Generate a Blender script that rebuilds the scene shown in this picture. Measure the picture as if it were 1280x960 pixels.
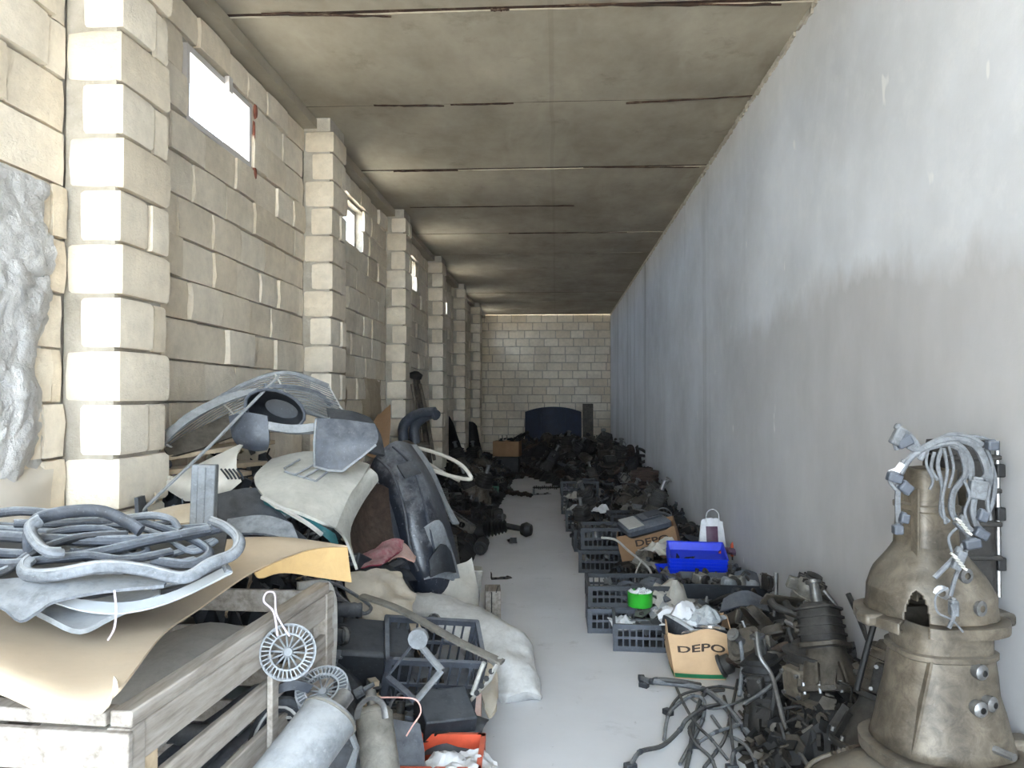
import bpy, math, random
from mathutils import Vector, Matrix, Euler, noise
from math import sin, cos, pi, radians
random.seed(7)
scn = bpy.context.scene
col = scn.collection
for o in list(bpy.data.objects): bpy.data.objects.remove(o)

# ------------------------------------------------------------------ camera
CAMZ, YAW, PITCH, F = 1.55, radians(3.28), radians(1.02), 960.0
cam = bpy.data.cameras.new('camera'); camo = bpy.data.objects.new('camera', cam); col.objects.link(camo)
cam.sensor_width = 36; cam.lens = 36 * F / 1280; cam.clip_start = .05; cam.clip_end = 300
camo.location = (0, 0, CAMZ); camo.rotation_euler = (pi/2 + PITCH, 0, YAW)
scn.camera = camo
# ------------------------------------------------------------------ daylight
w = bpy.data.worlds.new('sky'); scn.world = w; w.use_nodes = True
bg = w.node_tree.nodes['Background']; bg.inputs['Color'].default_value = (.73, .865, 1, 1); bg.inputs['Strength'].default_value = 2.35
sl = bpy.data.lights.new('sun', 'SUN'); sl.energy = 5.6; sl.angle = radians(.6); sl.color = (1, .96, .90)
so = bpy.data.objects.new('sun', sl); col.objects.link(so); so.rotation_euler = (radians(-10), radians(-24), 0)
scn.view_settings.view_transform = 'Standard'; scn.view_settings.look = 'None'
scn.view_settings.exposure = 3.2; scn.view_settings.gamma = 1; scn.view_settings.use_curve_mapping = False
scn.cycles.max_bounces = 10; scn.cycles.diffuse_bounces = 7; scn.cycles.glossy_bounces = 4; scn.cycles.transmission_bounces = 6
scn.cycles.sample_clamp_indirect = 6; scn.cycles.caustics_reflective = False; scn.cycles.caustics_refractive = False
try: scn.cycles.use_denoising = True
except Exception: pass

# ------------------------------------------------------------------ helpers
_R = Euler((pi/2 + PITCH, 0, YAW)).to_matrix()
def ray(u, v): return _R @ Vector(((u-640)/F, (480-v)/F, -1))
def P(u, v, y):                      # the point seen at (u,v) at depth y
    d = ray(u, v); return Vector((0, 0, CAMZ)) + d * (y/d.y)
def H(u, v, z):                      # the point seen at (u,v) at height z
    d = ray(u, v); return Vector((0, 0, CAMZ)) + d * ((z-CAMZ)/d.z)
V = Vector

SMALL = set('raised_pads spout flange_bolts ribs studs bosses ports cam_caps bolt_ring vent_ribs lobes knobs mounts wires rings edge_rib split mouth lettering'.split())
class MB:
    def __init__(s): s.v = []; s.f = []
    def add(s, vs, fs, M=None):
        n = len(s.v)
        for p in vs:
            p = Vector(p); s.v.append(M @ p if M is not None else p)
        s.f += [tuple(i+n for i in f) for f in fs]; return s
    def box(s, c, d, rot=None, taper=1.0, M=None, bev=0):
        x, y, z = d[0]/2, d[1]/2, d[2]/2; R = Euler(rot).to_matrix() if rot else Matrix.Identity(3)
        if bev:
            b = min(bev, x*.9, y*.9, z*.9); vs = []; fs = []
            rings = [(x-b, y-b, -z), (x, y, -z+b), (x*taper, y*taper, z-b), (x*taper-b, y*taper-b, z)]
            for (a, e, h) in rings:
                vs += [(-a+b if 0 else -a, -e+b*.7, h), (-a+b*.7, -e, h), (a-b*.7, -e, h), (a, -e+b*.7, h), (a, e-b*.7, h), (a-b*.7, e, h), (-a+b*.7, e, h), (-a, e-b*.7, h)]
            for k in range(3):
                for i in range(8): fs.append((k*8+i, k*8+(i+1) % 8, k*8+8+(i+1) % 8, k*8+8+i))
            fs.append(tuple(range(7, -1, -1))); fs.append(tuple(range(24, 32)))
        else:
            t = taper
            vs = [(-x, -y, -z), (x, -y, -z), (x, y, -z), (-x, y, -z), (-x*t, -y*t, z), (x*t, -y*t, z), (x*t, y*t, z), (-x*t, y*t, z)]
            fs = [(3, 2, 1, 0), (4, 5, 6, 7), (0, 1, 5, 4), (1, 2, 6, 5), (2, 3, 7, 6), (3, 0, 4, 7)]
        return s.add([R @ Vector(p) + Vector(c) for p in vs], fs, M)
    def tube(s, pts, r, n=8, closed=False, cap=True, flat=1.0, up=None, M=None):
        pts = [Vector(p) for p in pts]; m = len(pts); vs = []; fs = []; prev = None
        rs = r if isinstance(r, (list, tuple)) else [r]*m
        for i, p in enumerate(pts):
            if closed: t = pts[(i+1) % m] - pts[i-1]
            else: t = pts[min(i+1, m-1)] - pts[max(i-1, 0)]
            if t.length < 1e-9: t = Vector((0, 0, 1))
            t.normalize()
            if prev is None:
                a = Vector(up) if up else (Vector((0, 0, 1)) if abs(t.z) < .9 else Vector((1, 0, 0)))
            else: a = prev
            a = a - t*a.dot(t)
            if a.length < 1e-6: a = t.orthogonal()
            a.normalize(); b = t.cross(a); prev = a
            for k in range(n):
                q = 2*pi*k/n; vs.append(p + a*cos(q)*rs[i]*flat + b*sin(q)*rs[i])
        for i in range(m if closed else m-1):
            j = (i+1) % m
            for k in range(n): fs.append((i*n+k, i*n+(k+1) % n, j*n+(k+1) % n, j*n+k))
        if cap and not closed: fs.append(tuple(range(n-1, -1, -1))); fs.append(tuple((m-1)*n+k for k in range(n)))
        return s.add(vs, fs, M)
    def cyl(s, p0, p1, r0, r1=None, n=12, M=None): return s.tube([p0, p1], [r0, r0 if r1 is None else r1], n, M=M)
    def lathe(s, prof, n=20, M=None, cap=True, arc=2*pi):   # prof: (radius, height) along local z
        vs = []; fs = []; full = abs(arc-2*pi) < 1e-6; c = n if full else n+1
        for r, z in prof:
            for k in range(c): q = arc*k/n; vs.append((r*cos(q), r*sin(q), z))
        for i in range(len(prof)-1):
            for k in range(n): fs.append((i*c+k, i*c+(k+1) % c, (i+1)*c+(k+1) % c, (i+1)*c+k))
        if cap and full:
            if prof[0][0] > 1e-4: fs.append(tuple(range(c-1, -1, -1)))
            if prof[-1][0] > 1e-4: fs.append(tuple((len(prof)-1)*c+k for k in range(c)))
        return s.add(vs, fs, M)
    def loft(s, secs, closed=True, cap=True, M=None):      # list of equal-length point rings
        n = len(secs[0]); vs = [p for q in secs for p in q]; fs = []
        for i in range(len(secs)-1):
            for k in range(n if closed else n-1): fs.append((i*n+k, i*n+(k+1) % n, (i+1)*n+(k+1) % n, (i+1)*n+k))
        if cap and closed: fs.append(tuple(range(n-1, -1, -1))); fs.append(tuple((len(secs)-1)*n+k for k in range(n)))
        return s.add(vs, fs, M)
    def prism(s, poly, t, M=None):                          # polygon in xy, thickness t along z
        n = len(poly); vs = [(x, y, -t/2) for x, y in poly] + [(x, y, t/2) for x, y in poly]
        fs = [tuple(range(n-1, -1, -1)), tuple(range(n, 2*n))] + [(i, (i+1) % n, n+(i+1) % n, n+i) for i in range(n)]
        return s.add(vs, fs, M)
    def plate(s, grid, t, M=None):                          # rows of points -> sheet of thickness t
        r, c = len(grid), len(grid[0]); pt = [[Vector(p) for p in row] for row in grid]; top = []; bot = []
        for i in range(r):
            for j in range(c):
                a = pt[min(i+1, r-1)][j]-pt[max(i-1, 0)][j]; b = pt[i][min(j+1, c-1)]-pt[i][max(j-1, 0)]
                nn = b.cross(a)
                nn = nn.normalized() if nn.length > 1e-9 else Vector((0, 0, 1))
                top.append(pt[i][j]+nn*t/2); bot.append(pt[i][j]-nn*t/2)
        N = r*c; fs = []
        for i in range(r-1):
            for j in range(c-1):
                a, b, d, e = i*c+j, i*c+j+1, (i+1)*c+j+1, (i+1)*c+j
                fs.append((a, b, d, e)); fs.append((N+e, N+d, N+b, N+a))
        ring = [j for j in range(c)] + [i*c+c-1 for i in range(1, r)] + [(r-1)*c+j for j in range(c-2, -1, -1)] + [i*c for i in range(r-2, 0, -1)]
        for k in range(len(ring)): a, b = ring[k], ring[(k+1) % len(ring)]; fs.append((b, a, N+a, N+b))
        return s.add(top+bot, fs, M)
    def build(s, name, mat, parent=None, smooth=None, world=False, bevel=0, sub=0, jit=0, kind=None):
        off = parent.location if (world and parent is not None) else Vector((0, 0, 0))
        vs = [tuple(p-off) for p in s.v]
        if jit: vs = [tuple(Vector(p) + noise.noise_vector(Vector(p)*17)*jit) for p in vs]
        me = bpy.data.meshes.new(name); me.from_pydata(vs, [], s.f); me.update()
        me.materials.append(MAT[mat] if isinstance(mat, str) else mat)
        o = bpy.data.objects.new(name, me); col.objects.link(o)
        if parent is not None: o.parent = parent
        if bevel:
            b = o.modifiers.new('bevel', 'BEVEL'); b.width = bevel; b.segments = 2; b.limit_method = 'ANGLE'; b.angle_limit = radians(40)
        if sub:
            m = o.modifiers.new('sub', 'SUBSURF'); m.levels = sub; m.render_levels = sub
        if smooth is None: smooth = 40
        if smooth:
            try: me.shade_smooth()
            except Exception: pass
            try: me.set_sharp_from_angle(angle=radians(smooth))
            except Exception: pass
        if kind or name in SMALL: o['kind'] = kind or 'stuff'
        return o

def tag(o, label, cat, group=None, kind=None):
    o['label'] = label; o['category'] = cat
    if group: o['group'] = group
    if kind: o['kind'] = kind
    return o
def thing(name, label, cat, loc=(0, 0, 0), rot=(0, 0, 0), group=None, scale=1):
    o = bpy.data.objects.new(name, None); col.objects.link(o); o.empty_display_size = .05
    o.location = loc; o.rotation_euler = rot; o.scale = (scale,)*3
    return tag(o, label, cat, group)
def dup(root, loc, rot, label=None, group=None, scale=None):
    r = root.copy(); col.objects.link(r); r.location = loc; r.rotation_euler = rot
    if label: r['label'] = label
    if group: r['group'] = group
    if scale: r.scale = (scale,)*3
    for ch in list(root.children):
        c = ch.copy(); col.objects.link(c); c.parent = r
        for g in list(ch.children): d = g.copy(); col.objects.link(d); d.parent = c
    return r
def spline(pts, n=8, closed=False):
    pts = [Vector(p) for p in pts]; m = len(pts); out = []
    for i in range(m if closed else m-1):
        g = (lambda k: pts[k % m]) if closed else (lambda k: pts[max(0, min(m-1, k))])
        a, b, c, d = g(i-1), g(i), g(i+1), g(i+2)
        for k in range(n):
            t = k/n; out.append(.5*((2*b)+(c-a)*t+(2*a-5*b+4*c-d)*t*t+(3*b-a-3*c+d)*t**3))
    if not closed: out.append(pts[-1])
    return out
def TR(loc, rot=(0, 0, 0), s=1): return Matrix.Translation(Vector(loc)) @ Euler(rot).to_matrix().to_4x4() @ Matrix.Scale(s, 4)
def circ(r, n, z=0, c=(0, 0), a0=0): return [(c[0]+r*cos(a0+2*pi*k/n), c[1]+r*sin(a0+2*pi*k/n), z) for k in range(n)]

# ------------------------------------------------------------------ materials
MAT = {}
class NT:
    def __init__(s, name):
        s.m = bpy.data.materials.new(name); s.m.use_nodes = True; s.t = s.m.node_tree; s.n = s.t.nodes; s.b = s.n['Principled BSDF']; MAT[name] = s.m
        s.co = None
    def node(s, kind, **kw):
        x = s.n.new(kind)
        for k, v in kw.items(): setattr(x, k, v)
        return x
    def link(s, a, b): s.t.links.new(a, b)
    def coord(s, world=False):
        if world: return s.node('ShaderNodeNewGeometry').outputs['Position']
        if s.co is None: s.co = s.node('ShaderNodeTexCoord').outputs['Object']
        return s.co
    def noise(s, scale, detail=4, rough=.55, vec=None, dist=0):
        x = s.node('ShaderNodeTexNoise'); x.inputs['Scale'].default_value = scale; x.inputs['Detail'].default_value = detail
        x.inputs['Roughness'].default_value = rough; x.inputs['Distortion'].default_value = dist
        s.link(vec if vec is not None else s.coord(), x.inputs['Vector']); return x.outputs['Fac']
    def ramp(s, fac, stops):
        x = s.node('ShaderNodeValToRGB'); e = x.color_ramp.elements
        while len(e) < len(stops): e.new(.5)
        for i, (p, c) in enumerate(stops):
            e[i].position = p; e[i].color = (*c, 1) if isinstance(c, tuple) else (c, c, c, 1)
        s.link(fac, x.inputs['Fac']); return x.outputs['Color']
    def mix(s, fac, a, b, mode='MIX'):
        x = s.node('ShaderNodeMix', data_type='RGBA', blend_type=mode)
        if isinstance(fac, (int, float)): x.inputs[0].default_value = fac
        else: s.link(fac, x.inputs[0])
        for k, q in ((6, a), (7, b)):
            if isinstance(q, tuple): x.inputs[k].default_value = (*q, 1)
            else: s.link(q, x.inputs[k])
        return x.outputs[2]
    def math(s, op, a, b=0.0, clamp=False):
        x = s.node('ShaderNodeMath', operation=op); x.use_clamp = clamp
        for k, q in ((0, a), (1, b)):
            if isinstance(q, (int, float)): x.inputs[k].default_value = q
            else: s.link(q, x.inputs[k])
        return x.outputs[0]
    def sep(s, vec): x = s.node('ShaderNodeSeparateXYZ'); s.link(vec, x.inputs[0]); return x.outputs
    def scale(s, vec, sc):
        x = s.node('ShaderNodeMapping'); s.link(vec, x.inputs['Vector']); x.inputs['Scale'].default_value = sc; return x.outputs[0]
    def bump(s, h, strength=.3, dist=.01):
        x = s.node('ShaderNodeBump'); x.inputs['Strength'].default_value = strength; x.inputs['Distance'].default_value = dist
        s.link(h, x.inputs['Height']); s.link(x.outputs[0], s.b.inputs['Normal']); return x
    def out(s, c, rough=.8, metal=0.0):
        if isinstance(c, tuple): s.b.inputs['Base Color'].default_value = (*c, 1)
        else: s.link(c, s.b.inputs['Base Color'])
        if isinstance(rough, (int, float)): s.b.inputs['Roughness'].default_value = rough
        else: s.link(rough, s.b.inputs['Roughness'])
        if isinstance(metal, (int, float)): s.b.inputs['Metallic'].default_value = metal
        else: s.link(metal, s.b.inputs['Metallic'])
        return s.m
def sr(h):                                # sRGB triple 0-255 to linear
    return tuple((c/255/12.92 if c/255 <= .04045 else ((c/255+.055)/1.055)**2.4) for c in h)
def dusty(name, c, rough=.6, metal=0.0, dust=.5, dc=(150, 150, 150), sc=9, var=.35, bump=.25):
    """a used surface: base colour with patchy wear, light dust settled where it faces up"""
    t = NT(name); c = sr(c); dc = sr(dc)
    dark = tuple(x*(1-var) for x in c); lite = tuple(min(1, x*(1+var)+.01*var) for x in c)
    n = t.noise(sc, 5, .6); base = t.ramp(n, [(.3, dark), (.7, lite)])
    gr = t.noise(sc*3.1, 8, .75, dist=.8); base = t.mix(min(.75, var*1.7), base, t.ramp(gr, [(.36, (.34, .32, .30)), (.58, (1, 1, 1))]), 'MULTIPLY')
    sp = t.noise(sc*9, 3, .6); base = t.mix(t.math('MULTIPLY', t.ramp(sp, [(.62, 0.0), (.70, 1.0)]), dust*.45), base, dc)
    geo = t.node('ShaderNodeNewGeometry'); nz = t.sep(geo.outputs['Normal'])[2]
    n2 = t.noise(sc*2.3, 6, .65, vec=t.coord(True))
    d = t.math('ADD', t.math('MULTIPLY', nz, .55), t.math('MULTIPLY', n2, 1.1))
    d = t.math('MULTIPLY', t.math('MULTIPLY', t.math('SUBTRACT', d, .66), 2.2, True), dust, True)
    t.out(t.mix(d, base, dc), t.math('ADD', t.math('MULTIPLY', d, .9-rough), rough), t.math('MULTIPLY', t.math('SUBTRACT', 1, d), metal))
    t.bump(t.math('ADD', n, t.math('MULTIPLY', gr, .5)), bump, .006); return t.m

# limestone blocks: each one its own tint
def stone(name, a, b):
    t = NT(name); oi = t.node('ShaderNodeObjectInfo').outputs['Random']
    P_ = t.coord(True)
    c = t.ramp(oi, [(0, sr(a)), (.5, tuple((x+y)/2 for x, y in zip(sr(a), sr(b)))), (1, sr(b))])
    big = t.noise(1.6, 4, .6, vec=P_); c = t.mix(t.math('MULTIPLY', t.ramp(big, [(.45, 0.0), (.7, 1.0)]), .35), c, sr((176, 170, 158)))
    n = t.noise(14, 8, .7, vec=P_); c = t.mix(.35, c, t.ramp(n, [(.3, sr((172, 164, 152))), (.7, sr((250, 246, 238)))]), 'MULTIPLY')
    t.out(c, .95); vo = t.noise(55, 4, .7, vec=t.scale(P_, (1, 1, 2.2)))
    t.bump(t.math('ADD', t.math('MULTIPLY', n, 1.0), t.math('MULTIPLY', vo, .35)), .55, .02)
stone('limestone', (226, 214, 194), (242, 234, 220))
t = NT('mortar'); Pw = t.coord(True); n = t.noise(5, 8, .65, vec=Pw)
t.out(t.ramp(n, [(.25, sr((150, 142, 128))), (.75, sr((196, 190, 178)))]), .95); t.bump(t.noise(16, 8, .7, vec=Pw), .8, .03)
t = NT('mortar_brown'); Pw = t.coord(True); n = t.noise(4, 8, .65, vec=Pw)
t.out(t.ramp(n, [(.25, sr((142, 128, 108))), (.75, sr((182, 168, 144)))]), .95); t.bump(t.noise(16, 8, .7, vec=Pw), .7, .02)
t = NT('mortar_grey'); Pw = t.coord(True); n = t.noise(3, 8, .65, vec=Pw)
t.out(t.ramp(n, [(.25, sr((178, 177, 176))), (.75, sr((222, 221, 220)))]), .95); t.bump(t.noise(11, 8, .7, vec=Pw), .9, .04)
t = NT('plaster_smooth'); t.out(t.ramp(t.noise(2, 5, .6, vec=t.coord(True)), [(.3, sr((196, 188, 176))), (.7, sr((212, 205, 194)))]), .9)
# plaster on the long wall: pale above, damp and browner below a wavy tide line, with run marks
t = NT('plaster'); Pw = t.coord(True); s_ = t.sep(Pw)
c = t.ramp(t.noise(.9, 6, .6, vec=Pw), [(.3, sr((182, 183, 185))), (.7, sr((210, 212, 216)))])
c = t.mix(t.math('MULTIPLY', t.ramp(t.noise(6, 6, .7, vec=Pw), [(.5, 0.0), (.62, 1.0)]), .12), c, sr((230, 228, 224)))
edge = t.math('ADD', t.math('MULTIPLY', t.noise(1.7, 7, .6, vec=t.scale(Pw, (1, 1, .5))), .75), t.math('MULTIPLY', t.noise(.35, 2, .5, vec=Pw), .5))
lvl = t.math('SUBTRACT', t.math('ADD', edge, 1.46), s_[2])
damp = t.math('MULTIPLY', t.math('MULTIPLY', t.math('ADD', lvl, .02), 7.0, True), t.math('SUBTRACT', 1.0, t.math('MULTIPLY', t.math('SUBTRACT', s_[1], 4.0), .3, True)))
dn = t.ramp(t.noise(1.1, 5, .6, vec=t.scale(Pw, (1, 1.5, .8))), [(.3, sr((154, 150, 147))), (.7, sr((178, 176, 175)))])
c = t.mix(t.math('MULTIPLY', damp, .75), c, dn)
st = t.ramp(t.noise(1.0, 4, .55, vec=t.scale(Pw, (1, 1.6, .05))), [(.54, 0.0), (.66, 1.0)])
far = t.math('MULTIPLY', t.math('SUBTRACT', s_[1], 4.5), .25, True)
c = t.mix(t.math('MULTIPLY', t.math('MULTIPLY', st, far), .55), c, sr((112, 110, 108)))
fl = t.ramp(t.noise(9, 2, .5, vec=t.scale(Pw, (1, 1, .45))), [(.735, 0.0), (.76, 1.0)])
c = t.mix(t.math('MULTIPLY', fl, .6), c, sr((226, 224, 220)))
t.out(c, .9); t.bump(t.noise(9, 8, .65, vec=Pw), .25, .01)
# precast concrete ceiling
t = NT('ceiling_concrete'); Pw = t.coord(True); s_ = t.sep(Pw)
c = t.ramp(t.noise(1.1, 7, .65, vec=t.scale(Pw, (1.3, .8, 1))), [(.28, sr((130, 121, 106))), (.72, sr((176, 168, 151)))])
c = t.mix(t.math('MULTIPLY', t.ramp(t.noise(1.6, 5, .6, vec=t.scale(Pw, (1.2, .35, 1)), dist=.6), [(.56, 0.0), (.7, 1.0)]), .5), c, sr((178, 172, 156)))
c = t.mix(t.math('MULTIPLY', t.ramp(t.noise(2.6, 6, .7, vec=Pw), [(.58, 0.0), (.72, 1.0)]), .45), c, sr((92, 84, 70)))
mid = t.math('LESS_THAN', t.math('ABSOLUTE', t.math('ADD', s_[0], t.math('MULTIPLY', t.noise(1.2, 2, .5, vec=Pw), .05))), .015)
c = t.mix(t.math('MULTIPLY', mid, .14), c, sr((88, 80, 68)))
t.out(c, .85); t.bump(t.noise(12, 8, .6, vec=Pw), .2, .008)
t = NT('rust_joint'); n = t.noise(7, 6, .7, vec=t.coord(True)); t.out(t.ramp(n, [(.35, sr((24, 18, 14))), (.55, sr((58, 36, 24))), (.75, sr((120, 108, 92)))]), .9)
# dusty cement floor
t = NT('cement_floor'); Pw = t.coord(True)
c = t.ramp(t.noise(.7, 6, .6, vec=Pw), [(.3, sr((202, 203, 206))), (.7, sr((222, 223, 227)))])
c = t.mix(t.math('MULTIPLY', t.ramp(t.noise(3.2, 6, .7, vec=Pw, dist=.5), [(.6, 0.0), (.72, 1.0)]), .3), c, sr((134, 131, 128)))
c = t.mix(t.math('MULTIPLY', t.ramp(t.noise(23, 3, .6, vec=Pw), [(.70, 0.0), (.74, 1.0)]), .4), c, sr((120, 118, 116)))
t.out(c, .92); t.bump(t.noise(20, 8, .6, vec=Pw), .2, .006)
t = NT('yard_ground'); t.out(t.ramp(t.noise(.5, 6, .6, vec=t.coord(True)), [(.3, sr((178, 168, 150))), (.7, sr((204, 196, 182)))]), .95)

# ================================================================== THE SETTING
XL, XR, YB, YF, ZC = -1.88, 1.374, 19.4, -2.1, 3.65
CH, CB = .207, .08                      # course height, first bed joint
def struct(o, label=None):
    o['kind'] = 'structure'
    if label: o['label'] = label
    return o
struct(MB().box((-.25, (YB+YF)/2, -.05), (3.8, YB-YF+.5, .1)).build('floor', 'cement_floor'), 'pale dusty cement floor of the long store')
struct(MB().box((0, 0, -.16), (120, 120, .1)).build('ground', 'yard_ground'), 'sandy yard outside the open end of the store')
struct(MB().box((XR+.1, (YB+YF)/2+.1, 1.85), (.2, YB-YF+.4, 3.9)).build('wall_right', 'plaster'), 'long grey plastered wall, damp below a wavy line')
# crumbly edge of plaster along the ceiling
m = MB(); y = .2; rr = random.Random(3)
while y < YB:
    d = rr.uniform(.02, .09); m.box((XR-.004, y, ZC-.012-rr.uniform(0, .012)), (.02, d, rr.uniform(.02, .045)), (rr.uniform(-.3, .3), 0, 0)); y += d*rr.uniform(.8, 1.5)
struct(m.build('trim_1', 'mortar', kind='structure'), 'crumbled plaster edge between grey wall and ceiling')

# ---- ceiling: precast slabs with open rusty joints
struct(MB().box((-.3, (YB+YF)/2, ZC+.33), (4.9, YB-YF+.1, .12)).build('sun_eave_slab', 'ceiling_concrete'), 'unseen slab above the ceiling, its overhang added to block sun patches')  # out of view; overhang added to stop sun patches coming through the windows
ceil = struct(MB().box((-.3, (YB+YF)/2, ZC+.17), (3.7, YB-YF, .2)).build('ceiling', 'rust_joint'), 'precast concrete slab ceiling with rusty joints')
seams = [YF, -1.45, -.1, 1.25, 2.68, 4.10, 5.42, 7.0, 8.35, 9.75, 11.15, 12.55, 13.95, 15.35, 16.75, 18.15, YB]
for i in range(len(seams)-1):
    a, b = seams[i]+.011, seams[i+1]-.011; rr = random.Random(i+50); dz = rr.uniform(-.006, .006)
    g0 = []; n = 26
    for k in range(n+1):
        x = XL-.06 + (XR-XL+.06)*k/n
        g0.append(((x, a+abs(rr.gauss(0, .004)), 0), (x, b-abs(rr.gauss(0, .004)), 0)))
    pl = MB().plate([[(p[0], p[1], ZC+.04+dz) for p, q in g0], [(q[0], q[1], ZC+.04+dz) for p, q in g0]], .08)
    pl.build('panel', 'ceiling_concrete', ceil, smooth=0)
for y in seams[1:-1]: MB().box((-.25, y, ZC+.012), (XR-XL+.05, .03, .016)).build('joint', 'rust_joint', ceil)
# thin strips of loose wood and rust left hanging in the joints
for (x0, x1, y, rz) in [(.05, 1.2, 4.10, .004), (.5, 1.36, 5.42, -.006), (-1.3, -.8, 5.42, .003), (-.75, -.3, 5.42, 0), (.25, 1.3, 7.0, .004), (-1.5, -.9, 7.0, 0), (-1.6, .2, 8.35, .002), (-1.6, -.9, 4.1, .005), (-.35, -.25, 4.1, 0), (-.6, .9, 9.75, .002)]:
    r_ = random.Random(int(x0*100+y*37)); n_ = 14
    MB().plate([[(x0+(x1-x0)*k/n_, y+s*(.004+.009*r_.random())+rz*(k-n_/2), ZC-.003-.006*r_.random()) for k in range(n_+1)] for s in (-1, 1)], .008).build('joint_strip', 'rust_joint', ceil, smooth=0)
# bearing strip along the block wall
st_ = struct(MB().box((-1.93, (YB+YF)/2, ZC-.045), (.28, YB-YF, .07)).build('trim_2', 'ceiling_concrete'), 'concrete bearing strip where ceiling meets the block wall')

# ---- limestone blocks
def block_mesh(i):                      # unit block, front = +x; rough saw-cut face, broken edges
    r = random.Random(900+i); n = 4; g = []
    for a in range(n):
        row = []
        for b in range(n):
            y = -.5+b/(n-1); z = -.5+a/(n-1); e = (a in (0, n-1)) + (b in (0, n-1))
            x = .5 + r.uniform(-.03, .03) - (.03 if e == 1 else .07 if e == 2 else 0)
            if e: y *= 1-r.uniform(0, .02); z *= 1-r.uniform(0, .035)
            row.append((x, y, z))
        g.append(row)
    m = MB(); vs = [p for q in g for p in q]; fs = []
    for a in range(n-1):
        for b in range(n-1): fs.append((a*n+b, a*n+b+1, (a+1)*n+b+1, (a+1)*n+b))
    ring = [j for j in range(n)] + [i_*n+n-1 for i_ in range(1, n)] + [(n-1)*n+j for j in range(n-2, -1, -1)] + [i_*n for i_ in range(n-2, 0, -1)]
    k0 = len(vs); vs += [(-.5, vs[q][1], vs[q][2]) for q in ring]
    for k in range(len(ring)): k2 = (k+1) % len(ring); fs.append((ring[k2], ring[k], k0+k, k0+k2))
    me = bpy.data.meshes.new('brick'); me.from_pydata(vs, [], fs); me.update(); me.materials.append(MAT['limestone'])
    me.shade_smooth(); me.set_sharp_from_angle(angle=radians(38)); return me
BM = [block_mesh(i) for i in range(10)]
def pblock_mesh(i):                     # corner block of a pillar: four dressed faces, chipped arrises
    r = random.Random(300+i); R = []; k = 3
    for z, s in ((-.5, .93), (-.44, 1), (0, 1.01), (.44, 1), (.5, .93)):
        ring = []
        for (ax, ay) in ((-1, -1), (0, -1), (1, -1), (1, 0), (1, 1), (0, 1), (-1, 1), (-1, 0)):
            q = .5*s*(.965 if ax and ay else 1.0)*(1-r.uniform(0, .035)); ring.append((ax*q, ay*q, z*(1-r.uniform(0, .03))))
        R.append(ring)
    m = MB().loft(R); me = bpy.data.meshes.new('brick'); me.from_pydata([tuple(p) for p in m.v], [], m.f); me.update(); me.materials.append(MAT['limestone'])
    me.shade_smooth(); me.set_sharp_from_angle(angle=radians(35)); return me
PM = [pblock_mesh(i) for i in range(8)]
def brick(parent, me, loc, dim, rz=0):
    o = bpy.data.objects.new('brick', me); col.objects.link(o); o.parent = parent
    o.location = Vector(loc)-parent.location; o.scale = dim; o.rotation_euler = (0, 0, rz); return o

PIL = [2.84+2.8*i for i in range(6)]; PD = .38     # near faces of the pillars
WIN = [(PIL[i]+.96, PIL[i]+1.80) for i in range(6)]; WZ0, WZ1 = 2.97, 3.37
wl = MB()
def wbox(y0, y1, z0, z1): wl.box((XL-.105, (y0+y1)/2, (z0+z1)/2), (.15, y1-y0, z1-z0))
wbox(YF, YB, 0, WZ0); wbox(YF, YB, WZ1, 3.62); yy = YF
for a, b in WIN: wbox(yy, a, WZ0, WZ1); yy = b
wbox(yy, YB, WZ0, WZ1)
wall_l = struct(wl.build('wall_left', 'mortar'), 'rough cream limestone block wall with high windows')
rest = MB(); rr = random.Random(21); nb = 0
bays = [(YF, PIL[0])] + [(PIL[i]+PD, PIL[i+1]) for i in range(5)] + [(PIL[5]+PD, YB)]
for bi, (y0, y1) in enumerate(bays):
    for k in range(-1, 18):
        z0, z1 = CB+k*CH, CB+(k+1)*CH; z0 = max(z0, .0); z1 = min(z1, 3.56)
        if z1-z0 < .05: continue
        y = y0 - rr.uniform(.02, .34)
        while y < y1-.03:
            L = rr.choice([.38, .38, .39, .37, .40, .30]); a, b = max(y, y0+.004), min(y+L, y1-.004); y += L
            if b-a < .04: continue
            spans = [(a, b, z0, z1)]
            for (wa, wb) in WIN:
                new = []
                for (p, q, c0, c1) in spans:
                    if q <= wa or p >= wb or c1 <= WZ0 or c0 >= WZ1: new.append((p, q, c0, c1)); continue
                    if c0 < WZ0-.03: c1 = WZ0; new.append((p, q, c0, c1)); continue
                    if c1 > WZ1+.03 and c0 > WZ0+.1: new.append((p, q, WZ1, c1)); continue
                    if p < wa-.05: new.append((p, wa, c0, c1))
                    if q > wb+.05: new.append((wb, q, c0, c1))
                spans = new
            for (p, q, c0, c1) in spans:
                pr = rr.uniform(-.012, .02); g = rr.uniform(.004, .012); gz = rr.uniform(.006, .012)
                loc = (XL-.055+pr/2, (p+q)/2, (c0+c1)/2); dim = (.11+pr, q-p-g, c1-c0-gz)
                if (bi == 0 and p > 1.9) or (bi == 1) or (bi == 2 and nb < 292):
                    if bi == 0 and c1 < .9: continue
                    brick(wall_l, rr.choice(BM), loc, dim, rr.uniform(-.012, .012)); nb += 1
                elif bi > 0 or p > 1.2:
                    me = BM[rr.randrange(10)]
                    rest.add([v.co for v in me.vertices], [tuple(f.vertices) for f in me.polygons], Matrix.Translation(loc) @ Matrix.Diagonal((*dim, 1)))
rest.build('brick_courses', 'limestone', wall_l, kind='stuff')
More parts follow.
